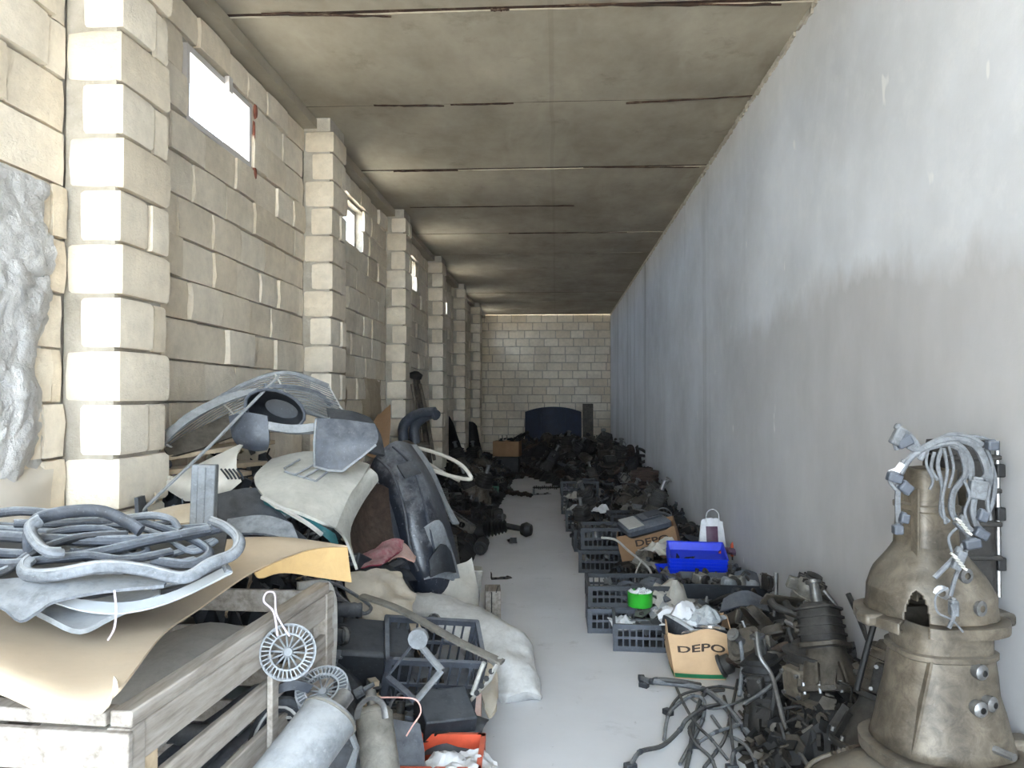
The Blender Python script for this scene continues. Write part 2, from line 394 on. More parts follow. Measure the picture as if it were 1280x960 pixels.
# mortar smeared over blocks: raised rough patches hugging the wall
def patch(y0, y1, z0, z1, mat, seed, bulge=.03, n=14, nm='mortar_patch', parent=None, lump=1.0):
    g = []
    for i in range(n+1):
        row = []
        for j in range(n+1):
            u, v = i/n, j/n; yv = y0+(y1-y0)*v; zv = z0+(z1-z0)*u
            p = Vector((yv*2.3+seed, zv*2.3, seed)); w_ = noise.noise(p)
            yv += .07*(y1-y0)*noise.noise(p*1.7+V((3, 1, 0))); zv += .07*(z1-z0)*noise.noise(p*1.7+V((0, 9, 2)))
            ed = min(u, v, 1-u, 1-v)*5; ed = min(1, ed)+.6*noise.noise(p*2)
            h = bulge*(max(-.3, min(1, ed))) + lump*(.016*noise.noise(p*3)+.012*abs(noise.noise(p*7))+.008*noise.noise(p*17))
            row.append((XL+.006+h-.02*(ed < .15), yv, zv))
        g.append(row)
    return MB().plate(g, .02).build(nm, mat, parent or wall_l, smooth=60)
patch(1.95, 2.74, 1.26, 2.02, 'mortar_grey', 1.3, .035, 40, lump=1.7)
patch(2.1, 2.72, 1.98, 2.34, 'mortar_grey', 5.3, .022, 24, lump=1.6)
patch(1.95, 2.80, .9, 1.30, 'plaster_smooth', 8.3, .03, 14, lump=.2)
patch(6.05, 6.75, 1.35, 2.18, 'mortar_brown', 2.2, .03)
patch(6.0, 6.35, 2.1, 2.42, 'mortar_brown', 7.2, .02)
patch(7.4, 8.1, 1.3, 1.75, 'mortar_brown', 9.1, .02)

# ---- pillars
names = ['nearest', 'second', 'third', 'fourth', 'fifth', 'sixth']
PLAB = ['thick limestone pillar standing beside the coiled rubber seals, bright on its front', 'limestone pillar behind the curved grille heap, between the first two windows',
        'limestone pillar behind the leaning intake pipes, third along the block wall', 'limestone pillar with dark panel leaning beside it, fourth along the block wall',
        'limestone pillar fifth along the block wall, above the green crate', 'last limestone pillar, by the far block wall']
for i, y in enumerate(PIL):
    p = thing('pillar', PLAB[i], 'pillar', (XL+.1, y+PD/2, 0), group='pillars along the block wall'); p['kind'] = 'structure'
    rr = random.Random(70+i)
    MB().box((XL+.083, y+PD/2, 1.79), (.20, PD-.035, 3.56)).build('mortar_core', 'mortar', p, world=True)
    MB().box((XL+.09, y+PD/2, 3.60), (.2, PD, .10)).build('pad', 'mortar', p, world=True)
    for k in range(-1, 18):
        z0, z1 = max(0, CB+k*CH), min(3.56, CB+(k+1)*CH)
        if z1-z0 < .05: continue
        dx = rr.uniform(-.008, .008); zc = (z0+z1)/2; h = z1-z0-.012
        if (k+i) % 2:
            brick(p, rr.choice(PM), (XL+.105+dx, y+PD/2, zc), (.225, PD, h), rr.uniform(-.02, .02))
        else:
            L = rr.choice([.2, .22, .25, .3])
            brick(p, rr.choice(PM), (XL+.13+dx, y+L/2, zc), (.165, L-.008, h), rr.uniform(-.03, .03))
            if L < .29: brick(p, rr.choice(PM), (XL+.12-dx, y+L+.02+(PD-L-.02)/2, zc), (.185, PD-L-.025, h), rr.uniform(-.03, .03))

# ---- far wall
wall_b = struct(MB().box((-.3, YB+.12, 1.82), (3.9, .2, 3.7)).build('wall_back', 'mortar'), 'far wall of tan limestone blocks')
rr = random.Random(5)
for k in range(18):
    z0, z1 = k*CH*.98, (k+1)*CH*.98
    if z1 > 3.66: break
    x = XL - rr.uniform(0, .35)
    while x < XR-.03:
        L = rr.choice([.38, .38, .40, .36, .33]); a, b = max(x, XL), min(x+L, XR-.004); x += L
        if b-a < .05: continue
        pr = rr.uniform(-.006, .02)
        o = brick(wall_b, rr.choice(BM), ((a+b)/2, YB+.025-pr/2, (z0+z1)/2), (.09+pr, b-a-.02, z1-z0-.02), -pi/2)

# ---- windows
t = NT('window_metal'); t.out(sr((196, 192, 190)), .5)
t = NT('rust_paint'); t.out(t.ramp(t.noise(20, 4, .6), [(.35, sr((104, 58, 44))), (.65, sr((150, 92, 74)))]), .9)
def clear(name, tint, gl, rough):
    t = NT(name); tr = t.node('ShaderNodeBsdfTransparent'); tr.inputs[0].default_value = (*tint, 1); mx = t.node('ShaderNodeMixShader'); mx.inputs[0].default_value = gl
    t.out(tint, rough); t.link(tr.outputs[0], mx.inputs[1]); t.link(t.b.outputs[0], mx.inputs[2]); t.link(mx.outputs[0], t.n['Material Output'].inputs['Surface'])
clear('glass', (.97, .98, 1), .05, .05)
for i, (a, b) in enumerate(WIN):
    xo = XL-.03 if i == 0 else XL-.12
    wroot = bpy.data.objects.new('window_%d' % (i+1), None); col.objects.link(wroot); wroot.location = (xo, (a+b)/2, WZ0); wroot['kind'] = 'structure'
    wroot['label'] = ['bright open window with metal frame nearest the camera', 'second high window along the block wall', 'third high window, a thin bright sliver', 'fourth high window, a thin bright sliver', 'fifth high window, glowing on the ceiling', 'sixth high window, nearest the far wall'][i]
    f = .034
    MB().box((xo, a+f/2, (WZ0+WZ1)/2), (.05, f, WZ1-WZ0)).box((xo, b-f/2, (WZ0+WZ1)/2), (.05, f, WZ1-WZ0)).box((xo, (a+b)/2, WZ0+f/2), (.05, b-a-2*f, f)).box((xo, (a+b)/2, WZ1-f/2), (.05, b-a-2*f, f)).build('frame', 'window_metal', wroot, world=True)
    MB().box((xo-.01, (a+b)/2, (WZ0+WZ1)/2), (.005, b-a-2*f, WZ1-WZ0-2*f)).build('pane', 'glass', wroot, world=True)
    if i == 0:
        MB().box((xo+.04, (a+b)/2+.05, WZ1-.03), (.025, .05, .09)).build('latch', 'window_metal', wroot, world=True)
        for (py, pz, sy, sz) in ((b+.035, WZ1-.03, .05, .10), (b+.03, WZ0-.02, .05, .09), (b+.012, WZ1-.16, .02, .14)):
            MB().lathe([(0, 0), (.5, .03), (.42, .25), (0, .3)], 9, TR((XL-.002, py, pz), (0, pi/2, 0)) @ Matrix.Diagonal((sz, sy, .05, 1))).build('red_mortar', 'rust_paint', wroot, world=True)

# ================================================================== MATERIALS OF THE THINGS
dusty('rubber', (50, 55, 64), .6, 0, .42, (132, 138, 146), 14)
dusty('rubber_light', (98, 103, 110), .7, 0, .5, (160, 164, 168), 14)
dusty('rubber_black', (34, 37, 42), .75, 0, .25, (130, 132, 136), 9)
dusty('plastic_black', (32, 36, 42), .55, 0, .3, (120, 124, 130), 7)
dusty('plastic_slate', (64, 69, 78), .5, 0, .4, (136, 140, 146), 9, .25)
dusty('plastic_grey', (122, 126, 130), .55, 0, .55, (166, 168, 170), 9, .25)
dusty('plastic_pale', (168, 166, 160), .55, 0, .5, (188, 186, 182), 9, .2)
dusty('panel_white', (182, 181, 173), .45, 0, .4, (180, 178, 172), 8, .18)
dusty('teal_paint', (34, 84, 88), .35, 0, .3, (150, 156, 156), 4, .25)
dusty('bumper_paint', (40, 45, 56), .3, 0, .7, (150, 154, 160), 5, .3)
dusty('bone_paint', (186, 181, 170), .4, 0, .4, (190, 188, 182), 4, .12)
dusty('beige_board', (186, 168, 144), .8, 0, .3, (184, 172, 156), 3, .07, .12)
dusty('board_back', (192, 160, 110), .85, 0, .1, (200, 190, 170), 3, .1)
t = NT('wood'); Pw = t.coord(True); gv = t.noise(1, 7, .65, vec=t.scale(Pw, (38, 3, 38)))
cw = t.ramp(gv, [(.3, sr((112, 104, 96))), (.52, sr((150, 143, 135))), (.75, sr((170, 165, 158)))]); cw = t.mix(t.math('MULTIPLY', t.ramp(t.noise(6, 6, .7, vec=Pw), [(.55, 0.0), (.7, 1.0)]), .4), cw, sr((124, 116, 106)))
t.out(cw, .9); t.bump(gv, .3, .004)
dusty('wood_tan', (176, 158, 132), .85, 0, .4, (190, 182, 170), 3, .2)
dusty('alloy', (93, 85, 73), .5, .18, .35, (126, 120, 110), 6, .5, .5)
dusty('alloy_dark', (74, 68, 60), .55, .3, .35, (124, 119, 110), 9, .45)
dusty('alloy_pale', (124, 121, 114), .5, .35, .4, (152, 149, 142), 9, .35)
dusty('steel', (122, 122, 122), .38, .8, .3, (160, 160, 158), 9, .3)
dusty('chrome', (210, 212, 216), .12, .95, .08, (180, 180, 180), 9, .1, .05)
dusty('iron', (50, 48, 46), .65, .35, .28, (112, 110, 106), 9, .4)
dusty('iron_black', (27, 27, 28), .6, .2, .16, (90, 90, 90), 9, .4)
dusty('rust', (70, 56, 48), .85, .1, .25, (128, 116, 106), 12, .4)
dusty('cable', (92, 95, 99), .65, 0, .5, (150, 152, 154), 16)
dusty('cable_dark', (56, 56, 56), .65, 0, .4, (130, 130, 128), 12)
dusty('cardboard', (196, 164, 128), .9, 0, .15, (190, 180, 166), 3, .08, .1)
dusty('cardboard_dull', (150, 118, 88), .9, 0, .15, (150, 140, 128), 3, .1, .1)
dusty('blue_tray', (18, 52, 205), .35, 0, .05, (120, 130, 170), 4, .12, .08)
dusty('blue_paint', (15, 31, 58), .5, 0, .12, (70, 80, 96), 4, .25, .08)
dusty('green_tin', (46, 160, 44), .4, 0, .1, (150, 170, 140), 4, .12, .08)
dusty('green_crate', (48, 92, 72), .6, 0, .2, (110, 124, 116), 4, .2)
dusty('green_band', (20, 104, 66), .8, 0, .0, (110, 124, 116), 4, .08, .05)
dusty('orange', (206, 82, 52), .5, 0, .2, (200, 160, 140), 4, .12)
dusty('red_cloth', (132, 44, 62), .9, 0, .45, (196, 178, 174), 12, .25)
dusty('pink_cloth', (190, 150, 138), .9, 0, .4, (206, 196, 188), 9, .15)
dusty('tan_cloth', (176, 164, 144), .95, 0, .4, (206, 202, 194), 5, .12, .5)
dusty('white_weave', (200, 200, 198), .85, 0, .35, (178, 177, 174), 9, .16, .6)
dusty('bag_white', (208, 209, 212), .45, 0, .15, (186, 186, 186), 9, .1, .4)
dusty('bag_purple', (84, 52, 74), .5, 0, .1, (160, 150, 160), 6, .2)
dusty('bag_grey', (172, 168, 158), .35, 0, .3, (200, 198, 192), 6, .12, .4)
dusty('ink', (62, 50, 42), .9, 0, 0, (100, 100, 100), 9, .05, 0)
dusty('fog_glass', (176, 182, 186), .15, .2, .35, (200, 202, 204), 9, .12, .1)
dusty('string', (196, 184, 196), .8, 0, .2, (200, 200, 200), 9, .1)
dusty('string_pink', (214, 170, 160), .8, 0, .1, (200, 200, 200), 9, .1)
clear('clear_visor', (.80, .83, .86), .35, .25)

# ================================================================== SPARE-PART KINDS (built once, then copied)
PROTO = {}
def hexbolt(m, loc, r=.007, h=.006, M=None): m.lathe([(r, 0), (r, h)], 6, (M if M is not None else Matrix.Identity(4)) @ TR(loc))
def k_alternator(t, a='alloy_pale', b='iron'):
    MB().lathe([(.03, -.062), (.058, -.055), (.064, -.035), (.064, -.012), (.058, -.01), (.058, .012), (.064, .012), (.064, .04), (.054, .058), (.02, .062)], 16).build('body', a, t)
    m = MB()
    for k in range(10): m.box((.05*cos(k*pi/5), .05*sin(k*pi/5), .056), (.026, .006, .014), (0, 0, k*pi/5))
    m.build('vent_ribs', b, t); MB().lathe([(.012, .06), (.034, .066), (.028, .074), (.034, .082), (.012, .088)], 14).build('pulley', b, t)
    MB().box((.072, 0, .03), (.04, .022, .022)).build('lug', a, t, bevel=.004); MB().box((-.074, 0, .02), (.045, .03, .05)).build('lug', a, t, bevel=.004)
def k_starter(t, a='iron', b='steel'):
    MB().lathe([(.02, -.1), (.042, -.09), (.042, .06), (.036, .065), (.036, .08), (.026, .13), (.012, .135)], 14).build('motor', a, t)
    MB().lathe([(.012, -.03), (.024, -.025), (.024, .075), (.014, .085)], 12, TR((.055, 0, 0))).build('solenoid', b, t)
    MB().box((.02, 0, .083), (.15, .075, .014)).build('flange', 'alloy', t, bevel=.006)
def k_disc(t, a='rust', b='iron'):
    MB().lathe([(.03, .05), (.072, .05), (.078, .046), (.08, .02), (.135, .02), (.137, .018), (.137, -.004), (.08, -.004), (.07, 0), (.068, .04), (.03, .04)], 28, cap=False).build('disc', a, t)
    m = MB()
    for k in range(5): hexbolt(m, (.052*cos(k*1.257), .052*sin(k*1.257), .048), .009, .01)
    m.build('bolt_ring', b, t)
def k_head(t, a='alloy_pale', b='iron'):
    MB().box((0, 0, .05), (.40, .15, .09)).build('block', a, t, bevel=.006)
    m = MB()
    for k in range(4): m.lathe([(.018, 0), (.03, .0), (.03, .035), (.018, .035)], 12, TR((-.14+k*.095, -.072, .05), (pi/2, 0, 0)), cap=False)
    m.build('ports', b, t); m = MB()
    for k in range(9): m.box((-.17+k*.043, 0, .10), (.016, .13, .02))
    m.build('cam_caps', 'steel', t)
    m = MB()
    for k in range(5): m.cyl((-.17+k*.086, .085, .015), (-.17+k*.086, .085, .1), .008, n=8)
    m.build('studs', b, t)
def k_hub(t, a='iron', b='steel'):
    pts = [(.08*cos(k*pi/4)*(1 if k % 2 else .72), .08*sin(k*pi/4)*(1 if k % 2 else .72)) for k in range(8)]
    MB().prism(pts, .016, TR((0, 0, .02))).build('flange', a, t, bevel=.005)
    MB().lathe([(.03, 0), (.045, .005), (.045, .05), (.03, .06), (.02, .06), (.018, .11), (0, .112)], 14).build('barrel', a, t)
    m = MB()
    for k in range(4): m.cyl((.066*cos(k*pi/2+pi/4), .066*sin(k*pi/2+pi/4), 0), (.066*cos(k*pi/2+pi/4), .066*sin(k*pi/2+pi/4), .05), .007, n=7)
    m.build('studs', b, t)
def k_arm(t, a='iron', b='rubber_black'):
    p = spline([(-.17, 0, .03), (-.08, .02, .035), (.02, -.02, .05), (.12, .03, .035), (.18, .06, .03)], 5)
    MB().tube(p, [.018, .02, .022, .024, .024, .026, .026, .026, .025, .025, .024, .022, .022, .02, .02, .018, .018, .017, .017, .016, .016], 8, flat=.7).build('link', a, t)
    MB().lathe([(.014, -.028), (.03, -.028), (.03, .028), (.014, .028)], 14, TR((-.18, 0, .032), (pi/2, 0, 0)), cap=False).lathe([(.012, -.022), (.024, -.022), (.024, .022), (.012, .022)], 14, TR((.19, .065, .032), (pi/2, 0, 0)), cap=False).build('bush', b, t)
    MB().lathe([(0, 0), (.02, .004), (.022, .02), (.012, .03), (.007, .06), (0, .062)], 10, TR((.02, -.025, .06))).build('ball_joint', 'steel', t)
def k_shock(t, a='iron_black', b='iron'):
    MB().cyl((-.26, 0, .045), (0, 0, .045), .03, n=12).build('damper', a, t); MB().cyl((0, 0, .045), (.18, 0, .045), .011, n=8).build('rod', 'steel', t)
    MB().tube([(-.1+.25*k/90, .045*cos(k*.45), .047+.045*sin(k*.45)) for k in range(91)], .008, 6).build('spring', b, t)
    MB().lathe([(0, -.02), (.03, -.02), (.03, .02), (0, .02)], 12, TR((-.275, 0, .045), (pi/2, 0, 0))).lathe([(.01, 0), (.055, .004), (.05, .02), (.012, .03)], 14, TR((.16, 0, .045), (0, pi/2, 0))).build('mount', a, t)
def k_lamp(t, a='plastic_black', b='fog_glass'):
    def ring(s, x, h): return [(x+.0*s, .16*s*cos(q)+(.03*cos(q*2)), h*.075*s*sin(q)) for q in [2*pi*k/16 for k in range(16)]]
    MB().loft([ring(.55, -.11, 1), ring(.85, -.07, 1), ring(1, 0, 1.05)]).build('housing', a, t)
    MB().loft([ring(.97, .003, 1), ring(.9, .02, 1), ring(.55, .036, 1)]).build('lens', b, t)
    MB().cyl((-.10, .03, .01), (-.14, .03, .01), .03, n=12).build('bulb_cap', a, t)
def k_mirror(t, a='plastic_slate', b='fog_glass'):
    def ring(s, z): return [(.075*s*cos(q)*(1 if cos(q) > 0 else 1.25), .05*s*sin(q), z) for q in [2*pi*k/14 for k in range(14)]]
    MB().loft([ring(1, .0), ring(1.02, .02), ring(.9, .055), ring(.5, .08)]).build('shell', a, t)
    MB().loft([ring(.9, -.004), ring(.9, .003)]).build('glass_face', b, t)
    MB().box((-.11, 0, .03), (.06, .03, .03)).build('foot', a, t, bevel=.006)
def k_bracket(t, a='steel', b='iron'):
    MB().prism([(-.1, -.05), (.04, -.05), (.1, -.01), (.09, .05), (0, .045), (-.03, .02), (-.1, .03)], .006, TR((0, 0, .004))).build('plate', a, t)
    MB().box((-.1, -.01, .03), (.006, .07, .06)).build('upstand', a, t)
    m = MB()
    for x, y in ((.06, .02), (.02, -.03), (-.06, -.03)): m.lathe([(.008, 0), (.015, 0), (.015, .012), (.008, .012)], 10, TR((x, y, .005)), cap=False)
    m.build('bosses', b, t)
def k_hose(t, a='rubber_black', b='steel'):
    p = spline([(-.16, -.05, .03), (-.1, .05, .03), (0, .03, .06), (.08, -.06, .05), (.16, .02, .03)], 10)
    MB().tube(p, [.024+.004*(k % 2) for k in range(len(p))], 9).build('hose', a, t)
    MB().lathe([(.028, -.008), (.031, -.006), (.031, .006), (.028, .008)], 12, TR(p[2], (pi/2, 0, .5)), cap=False).build('clamp', b, t)
def k_manifold(t, a='iron', b='rust'):
    MB().box((0, 0, .04), (.36, .012, .07)).build('flange', a, t, bevel=.004)
    for k in range(4):
        x = -.135+k*.09; MB().tube(spline([(x, 0, .04), (x, -.05, .045), (x*.6, -.1, .07), (x*.25, -.14, .085)], 4), .02, 9).build('runner', b, t)
    MB().lathe([(.035, 0), (.05, .01), (.05, .05), (.06, .055), (.06, .07), (.03, .07)], 14, TR((0, -.13, .08), (pi/2, 0, 0))).build('collector', a, t)
def bell(t, name, a, secs, n=20, notch=None, parent=None):
    """a cast housing: rings (z, rx, ry, squareness, cx) lofted, flat flange rims included"""
    R = []
    for (z, rx, ry, sq, cx) in secs:
        ring = []
        for k in range(n):
            q = 2*pi*k/n; c, s_ = cos(q), sin(q); e = 2/(2+sq*2)
            ring.append((cx+rx*math.copysign(abs(c)**e, c), ry*math.copysign(abs(s_)**e, s_), z))
        R.append(ring)
    return MB().loft(R).build(name, a, parent or t, jit=.003)
def k_gearbox(t, a='alloy', b='iron'):
    bell(t, 'bell_housing', a, [(0, .17, .15, .2, 0), (.022, .175, .155, .2, 0), (.024, .155, .135, .2, 0), (.10, .135, .115, .3, 0), (.16, .10, .09, .6, .005), (.20, .09, .085, .8, .01)])
    bell(t, 'gear_case', b, [(.19, .095, .085, 1.2, .01), (.23, .1, .09, 1.4, .012), (.36, .095, .085, 1.3, .012), (.40, .08, .07, .8, .01), (.41, .04, .04, 0, .01)], 16)
    MB().cyl((.01, 0, .4), (.01, 0, .52), .028, .022, 12).lathe([(.022, 0), (.04, 0), (.04, .015), (.022, .015)], 12, TR((.01, 0, .5))).build('tail_shaft', 'steel', t)
    m = MB()
    for k in range(8):
        q = k*pi/4; m.box((.145*cos(q), .128*sin(q), .07), (.05, .012, .10), (0, -.3, q))
    m.build('ribs', a, t); m = MB()
    for k in range(10):
        q = k*2*pi/10; m.cyl((.165*cos(q), .146*sin(q), -.012), (.165*cos(q), .146*sin(q), .04), .009, n=7)
    m.build('flange_bolts', 'steel', t)
    sc_ = MB().box((-.11, 0, .28), (.05, .09, .11)).build('side_cover', a, t, bevel=.01)
    m = MB()
    for y_, z_ in ((-.035, .24), (.035, .24), (-.035, .32), (.035, .32)): m.cyl((-.13, y_, z_), (-.145, y_, z_), .008, n=6)
    m.build('bolts', 'steel', sc_, kind='stuff')
    bell(t, 'joint_flange', a, [(.195, .115, .10, 1.0, .01), (.198, .122, .108, 1.0, .01), (.216, .122, .108, 1.0, .01), (.219, .11, .10, 1.0, .01)], 18)
    for z_ in (.25, .29, .33, .37): bell(t, 'case_rib', b, [(z_, .10, .092, 1.3, .012), (z_, .108, .099, 1.3, .012), (z_+.010, .108, .099, 1.3, .012), (z_+.010, .10, .092, 1.3, .012)], 16)
    MB().box((.02, -.10, .30), (.07, .05, .06)).build('selector_housing', a, t, bevel=.012); MB().cyl((.02, -.12, .30), (.02, -.17, .34), .010, n=8).build('selector_rod', 'steel', t)
def k_cover(t, a='plastic_black', b='plastic_slate'):
    g = [[(x*.17+.02*noise.noise(V((x, y, 2))), y*.12, .07-.05*x*x-.045*y*y+.012*(abs(x) < .3)) for x in [-1+i/4 for i in range(9)]] for y in [-1+i/4 for i in range(9)]]
    MB().plate(g, .005).build('shell', a, t)
    MB().box((.06, .02, .07), (.08, .05, .02), (0, .2, 0)).box((-.08, -.03, .065), (.04, .09, .016)).build('raised_pads', b, t, bevel=.005)
def k_valvecover(t, a='alloy_pale', b='plastic_black'):
    bell(t, 'cover', a, [(0, .22, .075, 2.5, 0), (.01, .225, .08, 2.5, 0), (.012, .21, .066, 2.4, 0), (.055, .2, .058, 2.2, 0), (.07, .17, .04, 1.8, 0)], 24)
    MB().lathe([(.02, 0), (.026, .004), (.026, .022), (.018, .028), (0, .028)], 12, TR((.1, 0, .066))).build('filler_cap', b, t)
    m = MB()
    for k in range(5): m.box((-.15+k*.06, 0, .07), (.012, .08, .012))
    m.build('ribs', a, t)
def k_cam(t, a='iron', b='steel'):
    MB().cyl((-.22, 0, .035), (.22, 0, .035), .013, n=10).build('shaft', b, t); m = MB()
    for k in range(12): m.lathe([(.0, 0), (.028, 0), (.028, .018), (0, .018)], 12, TR((-.2+k*.034, .008*cos(k*1.6), .035+.008*sin(k*1.6)), (0, pi/2, 0)))
    m.build('lobes', a, t)
def k_pump(t, a='alloy_dark', b='iron'):
    MB().box((0, 0, .055), (.13, .10, .10)).build('case', a, t, bevel=.014)
    MB().lathe([(.02, 0), (.05, 0), (.05, .01), (.04, .02), (.05, .03), (.02, .03)], 16, TR((0, -.055, .06), (pi/2, 0, 0))).build('pulley', b, t)
    MB().tube(spline([(.05, 0, .1), (.09, .02, .13), (.13, .0, .1)], 5), .014, 8).cyl((-.04, .02, .1), (-.04, .02, .15), .018, n=10).build('spout', b, t)
def k_box(t, a='plastic_black', b='plastic_grey'):
    MB().box((0, 0, .035), (.2, .16, .07)).build('case', a, t, bevel=.006)
    MB().box((0, -.082, .035), (.17, .008, .045)).build('face', b, t, bevel=.003)
    m = MB()
    for x in (-.07, .07): m.cyl((x, -.085, .035), (x, -.1, .035), .012, n=10)
    m.build('knobs', a, t)
def k_coil(t, a='cable', b='plastic_black'):
    m = MB()
    for k in range(3):
        r = random.Random(k+3); m.tube(spline([((.1+.02*r.random())*cos(q)*(1+.2*k), .09*sin(q)+.02*r.random(), .012+.02*k+.03*r.random()) for q in [2*pi*i/8 for i in range(8)]], 5, True), .007, 6, closed=True)
    m.build('wires', a, t); MB().box((.12, .03, .03), (.05, .03, .025), (0, .3, .6)).build('plug', b, t, bevel=.003)
def k_rag(t, a='bag_grey', b=None):
    g = []; r = random.Random(8)
    for i in range(13):
        row = []
        for j in range(13):
            x, y = (i-6)/6, (j-6)/6; d = math.hypot(x, y); p = V((x*1.7, y*1.7, 4.2))
            row.append((x*.14*(1+.2*noise.noise(p)), y*.12*(1+.2*noise.noise(p+V((4, 0, 0)))), max(.002, .10*(1-min(1, d)**1.5)+.05*noise.noise(p*1.5)+.02*noise.noise(p*4))))
        g.append(row)
    MB().plate(g, .004).build('cloth', a, t, smooth=25)
def k_sprocket(t, a='steel', b='iron'):
    m = MB(); m.lathe([(.02, 0), (.07, 0), (.075, .004), (.075, .02), (.07, .024), (.02, .024)], 22, cap=False)
    for k in range(22): m.box((.078*cos(k*2*pi/22), .078*sin(k*2*pi/22), .012), (.012, .01, .02), (0, 0, k*2*pi/22))
    m.build('rim', a, t); MB().lathe([(.014, -.006), (.03, -.006), (.034, .036), (.014, .036)], 14, cap=False).build('boss', b, t)
KIND = dict(alternator=(k_alternator, 'alternator', 'alternator'), starter_motor=(k_starter, 'starter motor', 'motor'), brake_disc=(k_disc, 'brake disc', 'brake disc'),
    cylinder_head=(k_head, 'cylinder head', 'engine part'), wheel_hub=(k_hub, 'wheel hub', 'hub'), control_arm=(k_arm, 'control arm', 'car part'), shock_absorber=(k_shock, 'shock absorber', 'car part'),
    headlamp=(k_lamp, 'headlamp', 'headlamp'), wing_mirror=(k_mirror, 'wing mirror', 'mirror'), bracket=(k_bracket, 'metal bracket', 'bracket'), rubber_hose=(k_hose, 'ribbed hose', 'hose'),
    exhaust_manifold=(k_manifold, 'exhaust manifold', 'manifold'), gearbox=(k_gearbox, 'gearbox', 'gearbox'), engine_cover=(k_cover, 'moulded engine cover', 'cover'), valve_cover=(k_valvecover, 'valve cover', 'engine part'),
    camshaft=(k_cam, 'camshaft', 'engine part'), pump=(k_pump, 'pump', 'pump'), car_radio=(k_box, 'control box', 'box'), wire_coil=(k_coil, 'coil of wires', 'cable'), crumpled_bag=(k_rag, 'crumpled bag', 'bag'), timing_gear=(k_sprocket, 'toothed wheel', 'gear'))
WORD = {'alloy_pale': 'pale alloy', 'alloy': 'oily alloy', 'alloy_dark': 'dark alloy', 'iron': 'grimy iron', 'iron_black': 'black', 'rust': 'rusty', 'plastic_black': 'black', 'plastic_slate': 'slate grey', 'plastic_grey': 'light grey',
        'steel': 'dull steel', 'rubber_black': 'black', 'cable': 'grey', 'cable_dark': 'dark', 'bag_grey': 'greyish', 'bag_white': 'white', 'rubber': 'grey rubber', 'red_cloth': 'dull red', 'chrome': 'shiny'}
COUNT = {}
def put(kind, loc, rot=(0, 0, 0), mats=None, where='in the heap', sc=1.0, group=None, label=None):
    f, word, cat = KIND[kind]; mats = mats or f.__defaults__; key = (kind,)+tuple(mats)
    lab = label or '%s %s %s' % (WORD.get(mats[0], 'grey'), word, where)
    grp = group or ('spare parts '+where)
    if key not in PROTO:
        t = thing(kind, lab, cat, loc, rot, grp, sc); f(t, *[m for m in mats if m is not None]); PROTO[key] = t; return t
    return dup(PROTO[key], loc, rot, lab, grp, sc)
# ---- crates
def crate(loc, dim, rot, mat, label, name='plastic_crate', group=None, lattice=True, bars=9):
    t = thing(name, label, 'crate', loc, rot, group); X, Y, Z = dim; w = .012
    b = MB().box((0, 0, .008), (X-.01, Y-.01, .012))
    b.build('base', mat, t)
    for (ax, s) in ((0, -1), (0, 1), (1, -1), (1, 1)):
        L = X if ax == 0 else Y; m = MB(); M = TR((0, s*(Y/2-w/2), 0)) if ax == 0 else TR((s*(X/2-w/2), 0, 0), (0, 0, pi/2)); L -= .002
        m.box((0, 0, Z-.014), (L, w*1.6, .028), M=M); m.box((0, 0, .016), (L, w, .032), M=M); m.box((0, 0, Z*.5), (L, w*.8, .016), M=M)
        for e in (-1, 1): m.box((e*(L/2-.014), 0, Z/2), (.028, w*1.3, Z), M=M)
        if lattice:
            n = max(4, int(L*bars/.35)); 
            for k in range(n): m.box((-L/2+L*(k+.5)/n, 0, Z/2), (.009, w*.7, Z-.03), M=M)
        else: m.box((0, 0, Z/2), (L, w*.6, Z-.01), M=M)
        m.build('side_panel', mat, t)
    return t

# ================================================================== LEFT SIDE: the crate, the seals and the tall heap of trim
def surf(ctrl, n=5):
    rows = [spline(r, n) for r in ctrl]; cols = list(zip(*rows)); out = [spline(c, n) for c in cols]; return [list(r) for r in zip(*out)]
def px(pts, dy=0): return [P(u, v, y+dy) for (u, v, y) in pts]
def base_of(pts): 
    c = sum((Vector(p) for p in pts), Vector())/len(pts); c.z = min(Vector(p).z for p in pts); return c
def one(name, label, cat, m, mat, group=None, **kw):
    c = base_of(m.v); t = bpy.data.objects.new('x', None); t.location = c
    m.v = [p-c for p in m.v]; o = m.build(name, mat, None, **kw); o.location = c; bpy.data.objects.remove(t); return tag(o, label, cat, group)

# ---- slatted wooden crate
A, B = V((-.915, 1.60, 0)), V((-.835, 2.72, 0)); C_, D_ = V((-1.80, 1.66, 0)), V((-1.72, 2.76, 0))
wc = thing('wooden_crate', 'whitewashed slatted wooden crate under the beige board and rubber seals', 'crate', (-1.3, 2.15, 0))
def beam(a, b, w, h, nm, mat='wood', up=(0, 0, 1), par=None):
    a, b = Vector(a), Vector(b); d = (b-a); L = d.length; d.normalize(); u = Vector(up); u = (u-d*u.dot(d)).normalized(); s = d.cross(u)
    M = Matrix((s, d, u)).transposed().to_4x4(); M.translation = (a+b)/2
    return MB().box((0, 0, 0), (w, L, h), M=M).build(nm, mat, par or wc, world=True, bevel=.004)
ax = (B-A).normalized(); side = V((ax.y, -ax.x, 0))
for q in (A, B, C_, D_):
    beam(q+V((0, 0, 0)), q+V((0, 0, .855)), .055, .055, 'post', up=ax)
beam(A+side*.0+ax*.06, A+ax*.06+V((0, 0, .85)), .03, .07, 'post', 'wood_tan', up=ax)
mid = A.lerp(B, .57); beam(mid+side*.035, mid+side*.035+V((0, 0, .80)), .018, .045, 'post', up=ax)
